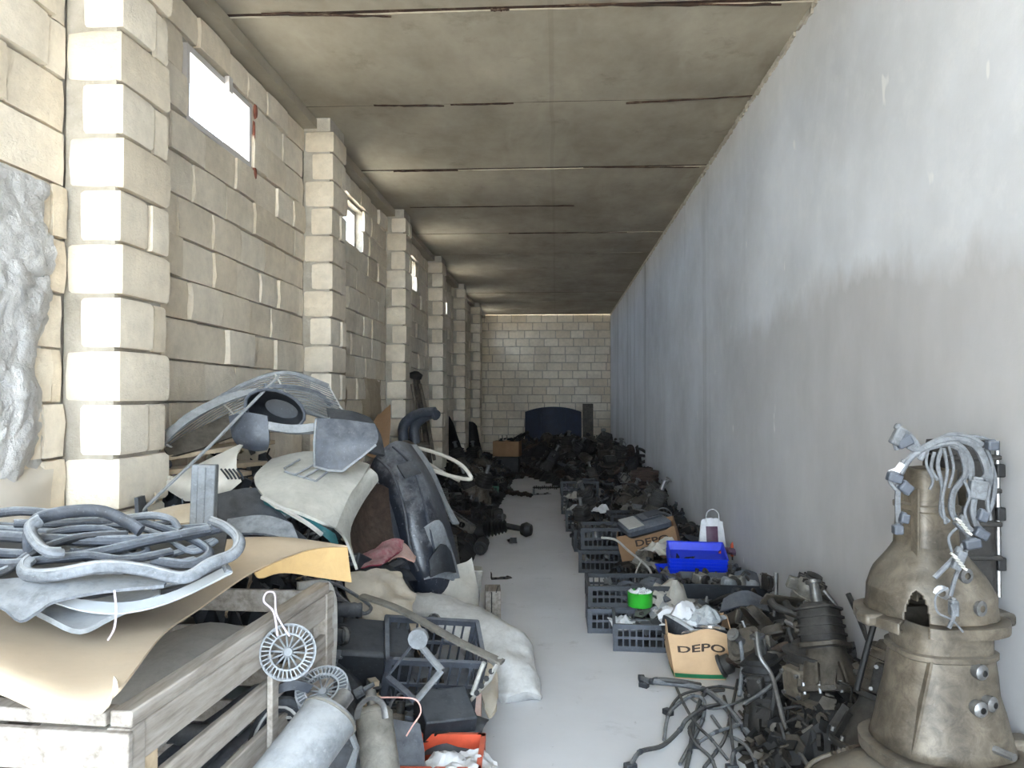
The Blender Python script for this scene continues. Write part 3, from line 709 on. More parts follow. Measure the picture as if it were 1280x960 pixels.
for z in (.81, .675, .54, .405, .27, .135, .05):
    beam(A+side*.012+ax*-.02+V((0, 0, z)), B+side*.012+V((0, 0, z)), .02, .085 if z > .8 else .075, 'slat')
    beam(C_+V((-.02, -.035, z+.0)), A+V((.03, -.035, z)), .02, .085, 'slat')
    beam(B+V((.03, .03, z)), D_+V((-.02, .03, z)), .02, .08, 'slat'); beam(C_+V((-.03, 0, z)), D_+V((-.03, 0, z)), .02, .08, 'slat')
beam(A+ax*-.02+V((0, 0, .872)), B+V((0, 0, .872)), .05, .035, 'top_rail'); beam(C_+V((0, 0, .872)), A+V((-.03, 0, .872)), .05, .03, 'top_rail')
beam(C_+V((.1, .3, .02)), C_+V((.95, .3, .02)), .2, .03, 'floor_board'); beam(C_+V((.1, .75, .02)), C_+V((.95, .75, .02)), .2, .03, 'floor_board')
# things lying inside the crate
rr = random.Random(31)
for i in range(9):
    put(rr.choice(['engine_cover', 'rubber_hose', 'wing_mirror', 'headlamp']), (-1.0-rr.uniform(0, .5), 1.85+i*.085, .22+.09*(i % 5)+.03*rr.random()), (rr.uniform(-.6, .6), rr.uniform(-.6, .6), rr.uniform(0, 6)), where='inside the slatted wooden crate', sc=1.1)
for i in range(6):
    p0 = V((-.98-.05*i, 1.75+.02*i, .25+.1*(i % 4))); p1 = V((-.94-.04*i, 2.6, .38+.09*(i % 4)))
    one('trim_strip', 'dark trim strip lying inside the slatted crate', 'trim', MB().tube(spline([p0, (p0+p1)/2+V((0, 0, .05)), p1], 6), .02, 8, flat=.45), ['rubber_black', 'plastic_slate', 'rubber'][i % 3], 'trim strips inside the slatted crate')
# filling sheet of foam that pokes out between the slats
one('foam_pad', 'pale bent foam pad showing through the crate slats', 'pad', MB().plate(surf([[V((-1.05, 1.95, .62)), V((-1.0, 2.3, .70)), V((-.97, 2.62, .72))], [V((-1.25, 1.95, .66)), V((-1.2, 2.3, .74)), V((-1.2, 2.62, .76))], [V((-1.45, 1.95, .60)), V((-1.4, 2.3, .68)), V((-1.4, 2.62, .7))]]), .02), 'plastic_pale')

# ---- big beige board curling over the crate
g = [px([(-60, 850, 1.50), (0, 868, 1.49), (60, 893, 1.48), (112, 893, 1.50), (150, 862, 1.55)]),
     px([(-60, 815, 1.54), (0, 832, 1.53), (55, 850, 1.53), (112, 858, 1.56), (166, 842, 1.62)]),
     px([(-60, 780, 1.72), (0, 785, 1.74), (70, 790, 1.78), (135, 795, 1.82), (205, 792, 1.88)]),
     px([(-60, 745, 2.0), (10, 748, 2.02), (95, 752, 2.06), (170, 755, 2.10), (248, 762, 2.14)]),
     px([(-20, 715, 2.35), (60, 715, 2.36), (150, 718, 2.38), (220, 716, 2.40), (318, 714, 2.46)]),
     px([(60, 690, 2.7), (150, 690, 2.7), (230, 686, 2.7), (300, 676, 2.68), (385, 688, 2.70)]),
     px([(110, 682, 2.85), (190, 682, 2.85), (270, 676, 2.85), (350, 672, 2.82), (434, 683, 2.78)])]
bb = MB().plate(surf(g), .006); c = base_of(bb.v)
bs = thing('beige_board', 'large beige fibre board curling over the slatted wooden crate', 'board', c)
bb.build('sheet', 'beige_board', bs, world=True)
MB().plate(surf([px([(318, 716, 2.47), (352, 700, 2.56), (395, 686, 2.68), (434, 684, 2.78)]), px([(322, 722, 2.48), (352, 713, 2.57), (395, 703, 2.69), (436, 704, 2.79)]), px([(330, 722, 2.5), (355, 716, 2.58), (398, 722, 2.69), (439, 728, 2.79)])]), .006).build('turned_edge', 'board_back', bs, world=True)
MB().plate(surf([px([(110, 890, 1.5), (128, 880, 1.52), (148, 862, 1.55)]), px([(118, 893, 1.5), (134, 882, 1.52), (146, 850, 1.56)]), px([(124, 893, 1.51), (137, 880, 1.52), (143, 845, 1.57)])]), .004).build('torn_corner', 'tan_cloth', bs, world=True)

# ---- flat trims under the seals
def strip(name, label, cat, rows, mat, t=.006, n=4, group=None, dy=0): return one(name, label, cat, MB().plate(surf([px(r, dy) for r in rows], n), t), mat, group)
strip('cowl_panel', 'ribbed black cowl panel lying under the rubber seals', 'panel', [[(-40, 730, 1.78), (40, 742, 1.80), (120, 748, 1.84), (220, 738, 1.92), (275, 722, 2.0)], [(-40, 700, 2.0), (50, 706, 2.02), (130, 706, 2.06), (220, 698, 2.12), (280, 690, 2.2)], [(-40, 670, 2.3), (60, 676, 2.3), (140, 676, 2.35), (220, 670, 2.4), (285, 664, 2.45)]], 'rubber_black', .012)
strip('plastic_shelf', 'pale blue-grey plastic tray edge beneath the clear visor', 'trim', [[(20, 752, 1.74), (60, 774, 1.70), (100, 790, 1.69), (140, 772, 1.74), (200, 745, 1.82)], [(20, 738, 1.82), (60, 750, 1.82), (100, 752, 1.83), (140, 742, 1.88), (200, 728, 1.94)]], 'plastic_grey', .012)
strip('clear_visor', 'clear glossy wind deflector strip below the rubber seals', 'visor', [[(62, 752, 1.72), (110, 765, 1.71), (160, 766, 1.74), (220, 750, 1.80), (290, 716, 1.92)], [(68, 744, 1.74), (115, 752, 1.74), (165, 753, 1.77), (222, 738, 1.83), (284, 708, 1.95)]], 'clear_visor', .005)
strip('corner_trim', 'light grey jagged plastic corner trim at the crate edge', 'trim', [[(-40, 760, 1.63), (0, 760, 1.62), (25, 777, 1.61), (48, 765, 1.63), (70, 752, 1.66), (130, 740, 1.70), (205, 733, 1.76)], [(-40, 742, 1.66), (0, 740, 1.66), (30, 748, 1.66), (55, 738, 1.68), (75, 734, 1.70), (135, 729, 1.74), (208, 728, 1.79)], [(-40, 725, 1.72), (0, 726, 1.72), (40, 722, 1.72), (60, 724, 1.74), (90, 722, 1.76), (140, 720, 1.80), (205, 724, 1.82)]], 'rubber_light', .008)
# ---- coiled rubber door seals
SEAL = [([(-40, 648, 1.95), (0, 642, 1.95), (40, 640, 1.95), (120, 650, 2.0), (200, 662, 2.05), (260, 660, 2.1)], .017, 'rubber', 'grey rubber seal lying flat along the back of the coil'),
 ([(42, 700, 1.78), (36, 678, 1.78), (44, 652, 1.8), (80, 641, 1.84), (125, 639, 1.88), (158, 652, 1.9), (176, 664, 1.9)], .020, 'rubber', 'arched rubber seal looping over the top of the coil'),
 ([(-40, 668, 1.85), (20, 672, 1.84), (90, 676, 1.86), (170, 676, 1.92), (240, 668, 2.0), (276, 660, 2.05)], .02, 'rubber', 'long straight dark rubber seal through the coil middle'),
 ([(-40, 690, 1.80), (30, 694, 1.80), (80, 698, 1.82), (130, 690, 1.86), (200, 674, 1.94), (262, 662, 2.02)], .018, 'rubber', 'dark rubber seal rising to the box end of the coil'),
 ([(78, 692, 1.74), (60, 690, 1.72), (44, 676, 1.74), (38, 660, 1.76), (50, 650, 1.78)], .019, 'rubber_light', 'short dusty seal hooked around the coil front'),
 ([(38, 700, 1.72), (30, 708, 1.70), (36, 718, 1.69), (70, 718, 1.69), (130, 708, 1.72), (180, 712, 1.76), (230, 722, 1.80), (262, 705, 1.86), (292, 692, 1.92), (299, 675, 1.96), (285, 660, 2.0), (266, 652, 2.05)], .019, 'rubber_light', 'thick pale rubber seal snaking across the coil front'),
 ([(150, 650, 2.0), (190, 645, 2.02), (215, 650, 2.04), (224, 662, 2.04)], .015, 'rubber_light', 'thin pale seal curling down behind the arch'),
 ([(-40, 708, 1.84), (30, 704, 1.86), (110, 690, 1.92), (170, 684, 1.96)], .017, 'rubber_black', 'blackest rubber seal buried in the coil'),
 ([(100, 728, 1.84), (160, 712, 1.90), (215, 694, 1.98), (268, 676, 2.06)], .012, 'rubber_light', 'thin dusty seal slanting under the box end'),
 ([(190, 735, 1.86), (240, 722, 1.90), (276, 706, 1.95), (286, 716, 1.92)], .012, 'rubber_light', 'short dusty trim rod with hooked end by the visor'),
 ([(-40, 655, 2.15), (60, 662, 2.15), (150, 662, 2.2), (215, 655, 2.2)], .018, 'rubber_black', 'dark rubber seal at the very back of the coil'),
 ([(110, 662, 1.95), (150, 656, 1.98), (200, 668, 2.0), (240, 690, 2.0), (270, 676, 2.06)], .012, 'rubber_light', 'thin looping seal inside the coil'),
 ([(-40, 700, 1.76), (10, 705, 1.75), (60, 700, 1.76), (110, 695, 1.80), (160, 700, 1.85), (215, 690, 1.93)], .015, 'rubber', 'dark seal running low along the coil front'),
 ([(20, 655, 1.9), (70, 655, 1.92), (130, 652, 1.97), (185, 656, 2.02), (235, 672, 2.02), (262, 690, 1.98), (240, 705, 1.92), (190, 700, 1.9)], .016, 'rubber', 'dark seal bending round the box end of the coil'),
 ([(-40, 660, 1.9), (20, 662, 1.9), (90, 668, 1.92), (150, 690, 1.92), (200, 706, 1.92), (245, 700, 1.96)], .013, 'rubber_light', 'thin pale seal crossing the coil diagonally'),
 ([(-40, 720, 1.74), (5, 715, 1.74), (45, 690, 1.78), (100, 672, 1.86), (160, 668, 1.92)], .014, 'rubber_black', 'black seal crossing up from the cowl panel'),
 ([(60, 668, 1.86), (95, 662, 1.9), (140, 664, 1.93), (185, 690, 1.94), (130, 700, 1.88), (90, 690, 1.84)], .014, 'rubber', 'small looped seal in the coil centre')]
for (p, r, mt, lb) in SEAL:
    r *= .84; c = spline(px(p), 7); m = MB().tube(c, r, 10, flat=.75)
    o = one('rubber_seal', lb, 'rubber seal', m, mt, 'rubber door seals coiled on the crate')
    rib = MB().tube([q+V((-.002, -.004, r*.72)) for q in c], r*.28, 6); rib.v = [q-o.location for q in rib.v]; rib.build('lip', 'rubber_light' if mt != 'rubber_light' else 'plastic_grey', o)
one('string_tie', 'pale string tied around the clear visor', 'string', MB().tube(spline(px([(143, 738, 1.70), (145, 760, 1.70), (143, 785, 1.70), (135, 800, 1.72)]), 4), .0025, 5), 'string')
# ---- tall slate box profile standing behind the coil
m = MB(); c0 = P(255, 655, 2.75); m.box((0, 0, .10), (.085, .05, .235), (0, .03, .15), M=TR(c0)); m.box((.0, -.027, .10), (.03, .01, .225), (0, .03, .15), M=TR(c0))
one('plastic_channel', 'upright blue-grey plastic channel standing behind the rubber coil', 'channel', m, 'plastic_grey', bevel=.006)

# ================================================================== tall heap behind the crate (under it, a dark tangle of small scrap)
def heapstuff(name, label, x0, x1, y0, y1, hf, n, mats, seed, cell=.055, core='iron_black'):
    """core lump following height hf(x,y), strewn with small bits nobody could count"""
    r = random.Random(seed); nx, ny = max(4, int((x1-x0)/cell)), max(4, int((y1-y0)/cell)); g = []
    for j in range(ny+1):
        row = []
        for i in range(nx+1):
            x = x0+(x1-x0)*i/nx; y = y0+(y1-y0)*j/ny; h = hf(x, y)
            row.append((x+r.uniform(-.3, .3)*cell*.6, y+r.uniform(-.3, .3)*cell*.6, max(.004, h*(.74+.26*r.random()))))
        g.append(row)
    vs = [p for q in g for p in q]; c = nx+1
    fs = [(j*c+i, j*c+i+1, (j+1)*c+i+1, (j+1)*c+i) for j in range(ny) for i in range(nx)]
    fs = [q for q in fs if max(vs[k][2] for k in q) > .03]; keep = sorted({k for q in fs for k in q}); ix = {k: n_ for n_, k in enumerate(keep)}; vs = [vs[k] for k in keep]; fs = [tuple(ix[k] for k in q) for q in fs]
    t = thing(name, label, 'scrap', ((x0+x1)/2, (y0+y1)/2, 0)); t['kind'] = 'stuff'
    mm = MB(); mm.v = [Vector(p) for p in vs]; mm.f = fs; mm.build('scrap_bed', core, t, world=True, smooth=0, kind='stuff')
    for mi, mt in enumerate(mats):
        b = MB()
        for k in range(n//len(mats)):
            x, y = r.uniform(x0, x1), r.uniform(y0, y1); h = hf(x, y)
            if h < .02: continue
            M = TR((x, y, h*r.uniform(.75, 1.08)), (r.uniform(0, 6), r.uniform(0, 6), r.uniform(0, 6)), r.uniform(.5, 1.25)); q = r.randrange(5)
            if q == 0: b.lathe([(.012, 0), (.03, .0), (.03, .014), (.012, .014)], 9, M, cap=False)
            elif q == 1: b.box((0, 0, 0), (.09, .035, .006), M=M); b.box((.045, 0, .02), (.006, .035, .045), M=M)
            elif q == 2: b.tube(spline([(-.08, 0, 0), (-.02, .03, .02), (.03, -.02, .01), (.08, .02, 0)], 3), .006, 5, M=M)
            elif q == 3: b.lathe([(0, -.03), (.018, -.03), (.018, .0), (.01, .004), (.008, .04), (0, .04)], 8, M)
            else: b.prism([(-.05, -.03), (.03, -.04), (.05, .0), (.02, .04), (-.04, .03)], .012, M)
        b.build('small_parts', mt, t, world=True, smooth=30, kind='stuff')
    return t
def hf_left(x, y):                      # slopes from the wall down to the aisle
    edge = -.62 - .10*max(0, y-3.4) if y > 3.4 else -.62+.05*(3.4-y)
    d = (edge-x)/(edge-XL); d = max(0, min(1, d)); h = 1.25*(d**.75)
    if y > 4.7: h *= max(.0, 1-(y-4.7)/1.6)
    return h
heapstuff('scrap_heap', 'dark tangle of small broken plastic and metal bits under the trim heap', XL+.02, -.45, 2.85, 6.2, hf_left, 900, ['plastic_black', 'plastic_slate', 'rubber_light', 'iron', 'wood_tan'], 4, core='plastic_black')
# planks
for i, (a, b, w_) in enumerate([((194, 572, 3.36), (330, 552, 3.95), .05), ((192, 590, 3.3), (320, 578, 3.85), .05), ((194, 606, 3.26), (300, 590, 3.7), .06)]):
    a, b = P(*a), P(*b); d = b-a; M = Matrix.Translation((a+b)/2) @ d.to_track_quat('X', 'Z').to_matrix().to_4x4()
    one('wooden_plank', ['topmost pale plank poking from the heap beside the pillar', 'middle pale plank poking from the heap beside the pillar', 'lowest pale plank poking from the heap beside the pillar'][i], 'plank', MB().box((0, 0, 0), (d.length, .16, .022), M=M), 'wood_tan', 'planks in the trim heap', bevel=.003)
# curved radiator grilles on top
def grille(label, ctrl, n, mat, r=.0045, group='curved grilles on the heap'):
    g = surf([px(q) for q in ctrl], 6); R, C = len(g), len(g[0]); c = base_of([p for q in g for p in q])
    t = thing('radiator_grille', label, 'grille', c, group=group)
    for i in (0, R-1): MB().tube(g[i], r*2.6, 8).build('rim', mat, t, world=True)
    m = MB()
    for k in range(1, n): i = k*(R-1)/n; a = int(i); f = i-a; m.tube([g[a][j].lerp(g[min(a+1, R-1)][j], f) for j in range(C)], r*.8, 4)
    m.build('bars', mat, t, world=True, kind='stuff')
    for j in (0, C//3, 2*C//3, C-1): MB().tube([g[i][j] for i in range(R)], r*1.4, 5).build('rib', 'plastic_pale', t, world=True)
    return t
grille('arched fine-barred grey grille crowning the trim heap', [[(196, 548, 3.4), (250, 512, 3.7), (310, 478, 3.9), (360, 466, 4.0), (410, 482, 4.15)], [(215, 560, 3.4), (268, 522, 3.7), (322, 494, 3.8), (372, 488, 3.9), (425, 508, 4.05)], [(240, 568, 3.5), (285, 540, 3.62), (335, 515, 3.7), (385, 515, 3.8), (440, 540, 3.95)]], 16, 'plastic_grey')
strip('curved_trim', 'long curved grey plastic trim arching over the heap', 'trim', [[(194, 558, 3.3), (230, 520, 3.42), (280, 495, 3.6), (320, 486, 3.7)], [(198, 564, 3.28), (235, 529, 3.4), (284, 503, 3.58), (322, 491, 3.68)]], 'plastic_grey', .012, 6)
strip('curved_trim', 'thin grey plastic hoop arching down by the second pillar', 'trim', [[(330, 480, 3.8), (370, 482, 3.9), (400, 490, 4.0), (416, 506, 4.05)], [(330, 484, 3.8), (370, 487, 3.9), (398, 495, 4.0), (411, 508, 4.05)]], 'rubber_light', .012, 6)
strip('grille_shell', 'pale grey slatted grille shell behind the dark duct', 'grille', [[(345, 486, 3.95), (390, 490, 4.1), (430, 512, 4.2), (445, 535, 4.2)], [(350, 502, 3.85), (390, 506, 4.0), (424, 526, 4.1), (440, 545, 4.15)], [(365, 515, 3.75), (395, 520, 3.9), (418, 535, 4.0), (438, 552, 4.05)]], 'plastic_pale', .008)
a, b = P(176, 640, 2.95), P(348, 470, 3.5)
one('aluminium_bar', 'long straight grey bar leaning from the coil up to the grille', 'bar', MB().tube([a, a.lerp(b, .5)+V((0, 0, -.01)), b], .011, 6, flat=.5), 'plastic_grey')
# beige fender with louvres
ft = thing('car_fender', 'beige car fender with small louvres in the heap', 'fender', P(250, 610, 3.25))
MB().plate(surf([px([(215, 598, 3.25), (240, 585, 3.25), (270, 570, 3.3), (306, 553, 3.38)]), px([(205, 602, 3.2), (240, 597, 3.18), (275, 588, 3.2), (297, 568, 3.28)]), px([(210, 612, 3.2), (245, 612, 3.16), (275, 605, 3.16), (296, 588, 3.22)]), px([(232, 626, 3.2), (255, 625, 3.18), (280, 618, 3.18), (302, 602, 3.22)])]), .006).build('skin', 'bone_paint', ft, world=True)
for k in range(5): MB().tube(px([(276+k*5, 586-k*0, 3.165), (281+k*5, 592, 3.165), (286+k*4.6, 599, 3.165)]), .004, 5).build('louvre', 'plastic_black', ft, world=True)
MB().tube(spline(px([(160, 588, 3.3), (185, 592, 3.25), (215, 598, 3.2)]), 4), .010, 6).build('edge_strip', 'bone_paint', ft, world=True)
strip('windscreen_cowl', 'dark olive curved panel leaning under the arched grille', 'panel', [[(205, 562, 3.38), (235, 542, 3.5), (265, 528, 3.6), (285, 518, 3.7)], [(212, 572, 3.34), (245, 563, 3.45), (275, 552, 3.55), (295, 545, 3.6)]], 'alloy_dark', .01)
# dark duct console with round opening, and slate trim boxes
dt = thing('duct_console', 'dark slate duct console with a wide round mouth on the heap', 'car part', P(350, 590, 3.45))
c0 = P(338, 512, 3.45)
def oring(c, rx, rz, n=18, tilt=.35, yaw=.35):
    M = TR(c, (0, tilt, yaw)); return [M @ V((rx*cos(2*pi*k/n), 0, rz*sin(2*pi*k/n))) for k in range(n)]
R0 = oring(c0+V((.03, -.02, .0)), .135, .085); R1 = oring(c0+V((-.0, .10, .01)), .115, .07); R2 = oring(c0+V((-.02, .22, .0)), .09, .05)
MB().loft([[p+V((0, -.008, 0)) for p in R0], R1, R2], cap=False).loft([oring(c0+V((.03, -.02, 0)), .128, .078), oring(c0+V((0, .1, .01)), .105, .06), oring(c0+V((-.02, .2, 0)), .08, .04), oring(c0+V((-.02, .2, 0)), .002, .002)], cap=False).build('mouth', 'plastic_black', dt, world=True)
MB().tube(R0, .008, 6, closed=True).build('lip', 'plastic_slate', dt, world=True)
MB().plate(surf([px([(288, 520, 3.38), (310, 516, 3.34), (335, 520, 3.34)]), px([(292, 545, 3.36), (315, 548, 3.32), (337, 552, 3.33)]), px([(300, 556, 3.40), (320, 562, 3.36), (334, 560, 3.36)])]), .02).build('side_shell', 'plastic_slate', dt, world=True)
MB().plate(surf([px([(336, 528, 3.34), (365, 532, 3.36), (395, 530, 3.4), (412, 524, 3.45)]), px([(336, 538, 3.33), (365, 542, 3.35), (395, 540, 3.38), (412, 532, 3.42)])]), .03).build('bridge', 'plastic_grey', dt, world=True)
m = MB().plate(surf([px([(395, 524, 3.38), (430, 526, 3.38), (468, 532, 3.42)]), px([(394, 552, 3.34), (430, 556, 3.34), (470, 556, 3.38)]), px([(393, 582, 3.33), (410, 586, 3.33), (428, 588, 3.34)])]), .03)
tp = one('trim_cover', 'large slate blue plastic trim cover hanging off the heap top', 'cover', m, 'plastic_slate')
e = MB().tube(px([(395, 524, 3.36), (393, 552, 3.32), (393, 583, 3.31), (410, 588, 3.31), (428, 589, 3.32), (452, 571, 3.34), (470, 556, 3.36)]), .006, 6); e.v = [q-tp.location for q in e.v]; e.build('pale_edge', 'plastic_grey', tp)
strip('trim_cover', 'black plastic cover tucked behind the slate trim cover', 'cover', [[(408, 512, 3.75), (440, 516, 3.75), (462, 524, 3.8)], [(415, 530, 3.65), (445, 535, 3.65), (475, 545, 3.7)], [(440, 560, 3.6), (460, 565, 3.6), (480, 570, 3.65)]], 'plastic_black', .02)
# white door lining with teal edge
dl = thing('door_lining', 'off-white door panel with moulded pocket and teal edge on the heap', 'door panel', P(400, 660, 3.2))
MB().plate(surf([px([(340, 575, 3.5), (380, 566, 3.55), (420, 570, 3.6), (462, 582, 3.62)]), px([(318, 598, 3.25), (360, 590, 3.3), (410, 596, 3.35), (450, 602, 3.42)]), px([(330, 622, 3.1), (365, 618, 3.12), (405, 622, 3.18), (435, 622, 3.28)]), px([(345, 634, 3.0), (375, 642, 3.0), (405, 655, 3.05), (418, 660, 3.12)])]), .014).build('panel', 'panel_white', dl, world=True)
for q in ([(356, 588, 3.27), (375, 577, 3.4)], [(356, 592, 3.265), (395, 604, 3.26)], [(395, 604, 3.26), (415, 588, 3.4)], [(370, 596, 3.25), (392, 584, 3.36)], [(380, 600, 3.25), (400, 588, 3.36)]):
    MB().tube([p+V((0, -.006, .010)) for p in px(q)], .005, 5).build('moulding', 'plastic_grey', dl, world=True)
MB().plate(surf([px([(329, 622, 3.08), (365, 634, 3.02), (400, 655, 3.04), (418, 668, 3.1)]), px([(332, 630, 3.08), (365, 646, 3.03), (398, 664, 3.05), (425, 690, 3.1)])]), .012).build('teal_edge', 'teal_paint', dl, world=True)
MB().tube(spline(px([(328, 622, 3.07), (350, 634, 3.0), (385, 655, 3.0), (402, 668, 3.03)]), 5), .010, 6).build('pale_rim', 'plastic_pale', dl, world=True)
strip('side_trim', 'white side trim folding down from the door panel', 'trim', [[(462, 585, 3.6), (440, 610, 3.5), (420, 640, 3.4), (418, 660, 3.35)], [(470, 592, 3.65), (448, 618, 3.55), (430, 650, 3.42), (432, 675, 3.36)], [(472, 600, 3.7), (450, 632, 3.6), (436, 668, 3.45), (446, 712, 3.38)]], 'panel_white', .012)
strip('dashboard_board', 'black dashboard board sloping under the white door panel', 'board', [[(262, 622, 3.1), (320, 612, 3.2), (345, 640, 3.1)], [(262, 645, 3.0), (315, 650, 3.05), (380, 672, 3.05)], [(275, 672, 2.9), (330, 678, 2.95), (395, 690, 3.0)]], 'plastic_black', .02)
strip('floor_mat', 'pale grey floor mat wedged under the white door panel', 'mat', [[(285, 650, 3.0), (330, 645, 3.0), (365, 655, 3.0)], [(280, 668, 2.92), (330, 668, 2.92), (375, 680, 2.95)]], 'rubber_light', .012)
strip('door_card', 'pale beige door card behind the plastic channel', 'panel', [[(190, 640, 3.0), (225, 632, 3.05), (262, 628, 3.1)], [(195, 655, 2.95), (230, 655, 2.98), (265, 648, 3.0)]], 'wood_tan', .012)
# brown inner panels seen through the gap next to the bumper
strip('seat_shell', 'brown hollow seat shell in the gap beside the bumper', 'seat part', [[(432, 640, 4.3), (450, 615, 4.4), (470, 605, 4.5), (485, 610, 4.6)], [(436, 670, 4.2), (455, 650, 4.5), (470, 640, 4.6), (488, 650, 4.7)], [(445, 700, 4.15), (465, 690, 4.4), (480, 690, 4.5), (495, 700, 4.6)]], 'rust', .015)
# ---- bumper
bp = thing('car_bumper', 'big dark dusty car bumper leaning upright on the heap', 'bumper', P(545, 745, 5.3))
g = [px([(462, 592, 5.1), (470, 572, 5.05), (492, 553, 5.1), (512, 556, 5.3)]),
     px([(470, 612, 5.0), (490, 592, 4.95), (520, 582, 5.05), (536, 592, 5.3)]),
     px([(482, 650, 4.95), (505, 635, 4.85), (535, 625, 4.95), (556, 640, 5.25)]),
     px([(492, 690, 4.9), (512, 680, 4.8), (545, 668, 4.9), (570, 690, 5.2)]),
     px([(505, 725, 4.9), (525, 722, 4.78), (555, 715, 4.88), (580, 735, 5.2)]),
     px([(515, 755, 4.92), (535, 752, 4.85), (560, 748, 4.92), (585, 765, 5.2)])]
gs = surf(g, 5); MB().plate(gs, .02).build('skin', 'bumper_paint', bp, world=True)
for j in (5, 9): MB().tube([gs[i][j]+V((.0, -.012, .004)) for i in range(1, 20)], .010, 6).build('crease', 'plastic_slate', bp, world=True)
MB().plate(surf([px([(496, 582, 4.93), (515, 575, 4.96)]), px([(502, 592, 4.92), (522, 585, 4.96)]), px([(506, 598, 4.92), (526, 591, 4.97)])], 2), .03).build('slot', 'plastic_black', bp, world=True)
MB().plate(surf([px([(528, 660, 4.84), (548, 650, 4.9), (558, 672, 4.96)]), px([(527, 700, 4.80), (545, 692, 4.85), (568, 700, 4.97)]), px([(530, 725, 4.78), (548, 722, 4.82), (575, 728, 4.97)])], 4), .018).build('side_wing', 'plastic_grey', bp, world=True)
MB().plate(surf([px([(536, 700, 4.77), (552, 680, 4.82), (562, 690, 4.88)]), px([(538, 722, 4.755), (555, 715, 4.80), (569, 716, 4.87)])], 3), .022).build('lamp_recess', 'plastic_black', bp, world=True)
MB().plate([gs[i][:3] for i in range(0, 24)], .05).build('inner_lip', 'plastic_grey', bp, world=True)
strip('bumper_liner', 'long pale plastic liner along the bumper edge', 'liner', [[(512, 556, 5.35), (530, 580, 5.35), (550, 620, 5.35), (566, 655, 5.3)], [(520, 556, 5.4), (540, 585, 5.4), (560, 630, 5.4), (574, 655, 5.35)]], 'plastic_grey', .012)
# black foam stays in the space behind
strip('wheel_arch_liner', 'black wheel arch liner curving beside the bumper', 'liner', [[(466, 610, 4.85), (480, 640, 4.8), (492, 680, 4.75), (500, 715, 4.72)], [(478, 605, 4.95), (492, 640, 4.9), (505, 680, 4.85), (512, 712, 4.8)]], 'plastic_slate', .02)
# white tubular bar
one('bull_bar', 'white bent tube bar sticking out towards the aisle', 'bar', MB().tube(spline(px([(505, 556, 5.6), (545, 566, 5.5), (575, 580, 5.4), (588, 595, 5.35), (585, 599, 5.35), (560, 594, 5.4), (505, 576, 5.5)]), 6), .014, 8), 'bone_paint')
one('white_rod', 'short white rod under the bent tube bar', 'rod', MB().tube(spline(px([(520, 570, 5.7), (550, 588, 5.6), (574, 601, 5.5)]), 4), .012, 7), 'bone_paint')
# cloths
def cloth(name, label, cat, ctrl, mat, amp=.02, t=.008, seed=0, n=6, fr=9, group=None):
    g = surf([px(r) for r in ctrl], n); g = [[p+V((0, -.5, 1)).normalized()*amp*(noise.noise(p*fr+V((seed, 0, 0)))+.5*noise.noise(p*fr*2.3)) for p in r] for r in g]
    return one(name, label, cat, MB().plate(g, t), mat, group, smooth=60)
cloth('red_cloth', 'crumpled dusty red cloth with pale hem before the bumper', 'cloth', [[(440, 690, 4.3), (465, 685, 4.35), (490, 672, 4.4), (505, 676, 4.45)], [(440, 700, 4.15), (465, 698, 4.2), (485, 690, 4.25), (500, 690, 4.35)], [(442, 710, 4.1), (465, 710, 4.12), (478, 708, 4.15), (485, 700, 4.25)]], 'red_cloth', .03, seed=3)
cloth('pink_cloth', 'folded pinkish cloth beside the dusty red cloth', 'cloth', [[(490, 688, 4.5), (505, 680, 4.55), (520, 698, 4.55)], [(485, 700, 4.4), (500, 695, 4.42), (518, 703, 4.45)]], 'pink_cloth', .02, seed=5)
cloth('seat_cover', 'tan seat cover draped in front of the red cloth', 'seat cover', [[(432, 716, 3.9), (470, 712, 4.05), (500, 716, 4.15), (502, 730, 4.1)], [(432, 740, 3.8), (470, 735, 3.9), (495, 735, 4.0), (520, 745, 4.0)], [(445, 765, 3.7), (480, 762, 3.75), (500, 760, 3.8), (515, 765, 3.85)], [(460, 790, 3.65), (490, 790, 3.68), (515, 790, 3.7), (530, 790, 3.75)]], 'tan_cloth', .035, seed=8)
# teal pillar trim, white board behind the crate
strip('teal_trim', 'dark teal plastic trim hanging beside the white board', 'trim', [[(400, 722, 3.15), (412, 722, 3.15)], [(404, 760, 3.1), (418, 760, 3.1)], [(410, 790, 3.05), (420, 786, 3.05)], [(414, 800, 3.05), (418, 798, 3.05)]], 'teal_paint', .02)
strip('white_board', 'dusty white board standing behind the slatted crate end', 'board', [[(372, 728, 2.9), (410, 726, 2.98), (418, 750, 3.0)], [(372, 780, 2.9), (410, 780, 2.98), (421, 790, 3.0)], [(372, 850, 2.9), (405, 850, 2.96), (415, 850, 3.0)]], 'plastic_pale', .02)
m = MB(); cc = P(452, 845, 3.5); m.box((0, 0, 0), (.40, .3, .42), (.25, .15, .3), M=TR(cc)); one('storage_case', 'large dark case half buried beside the tilted crate', 'case', m, 'plastic_black', bevel=.02)

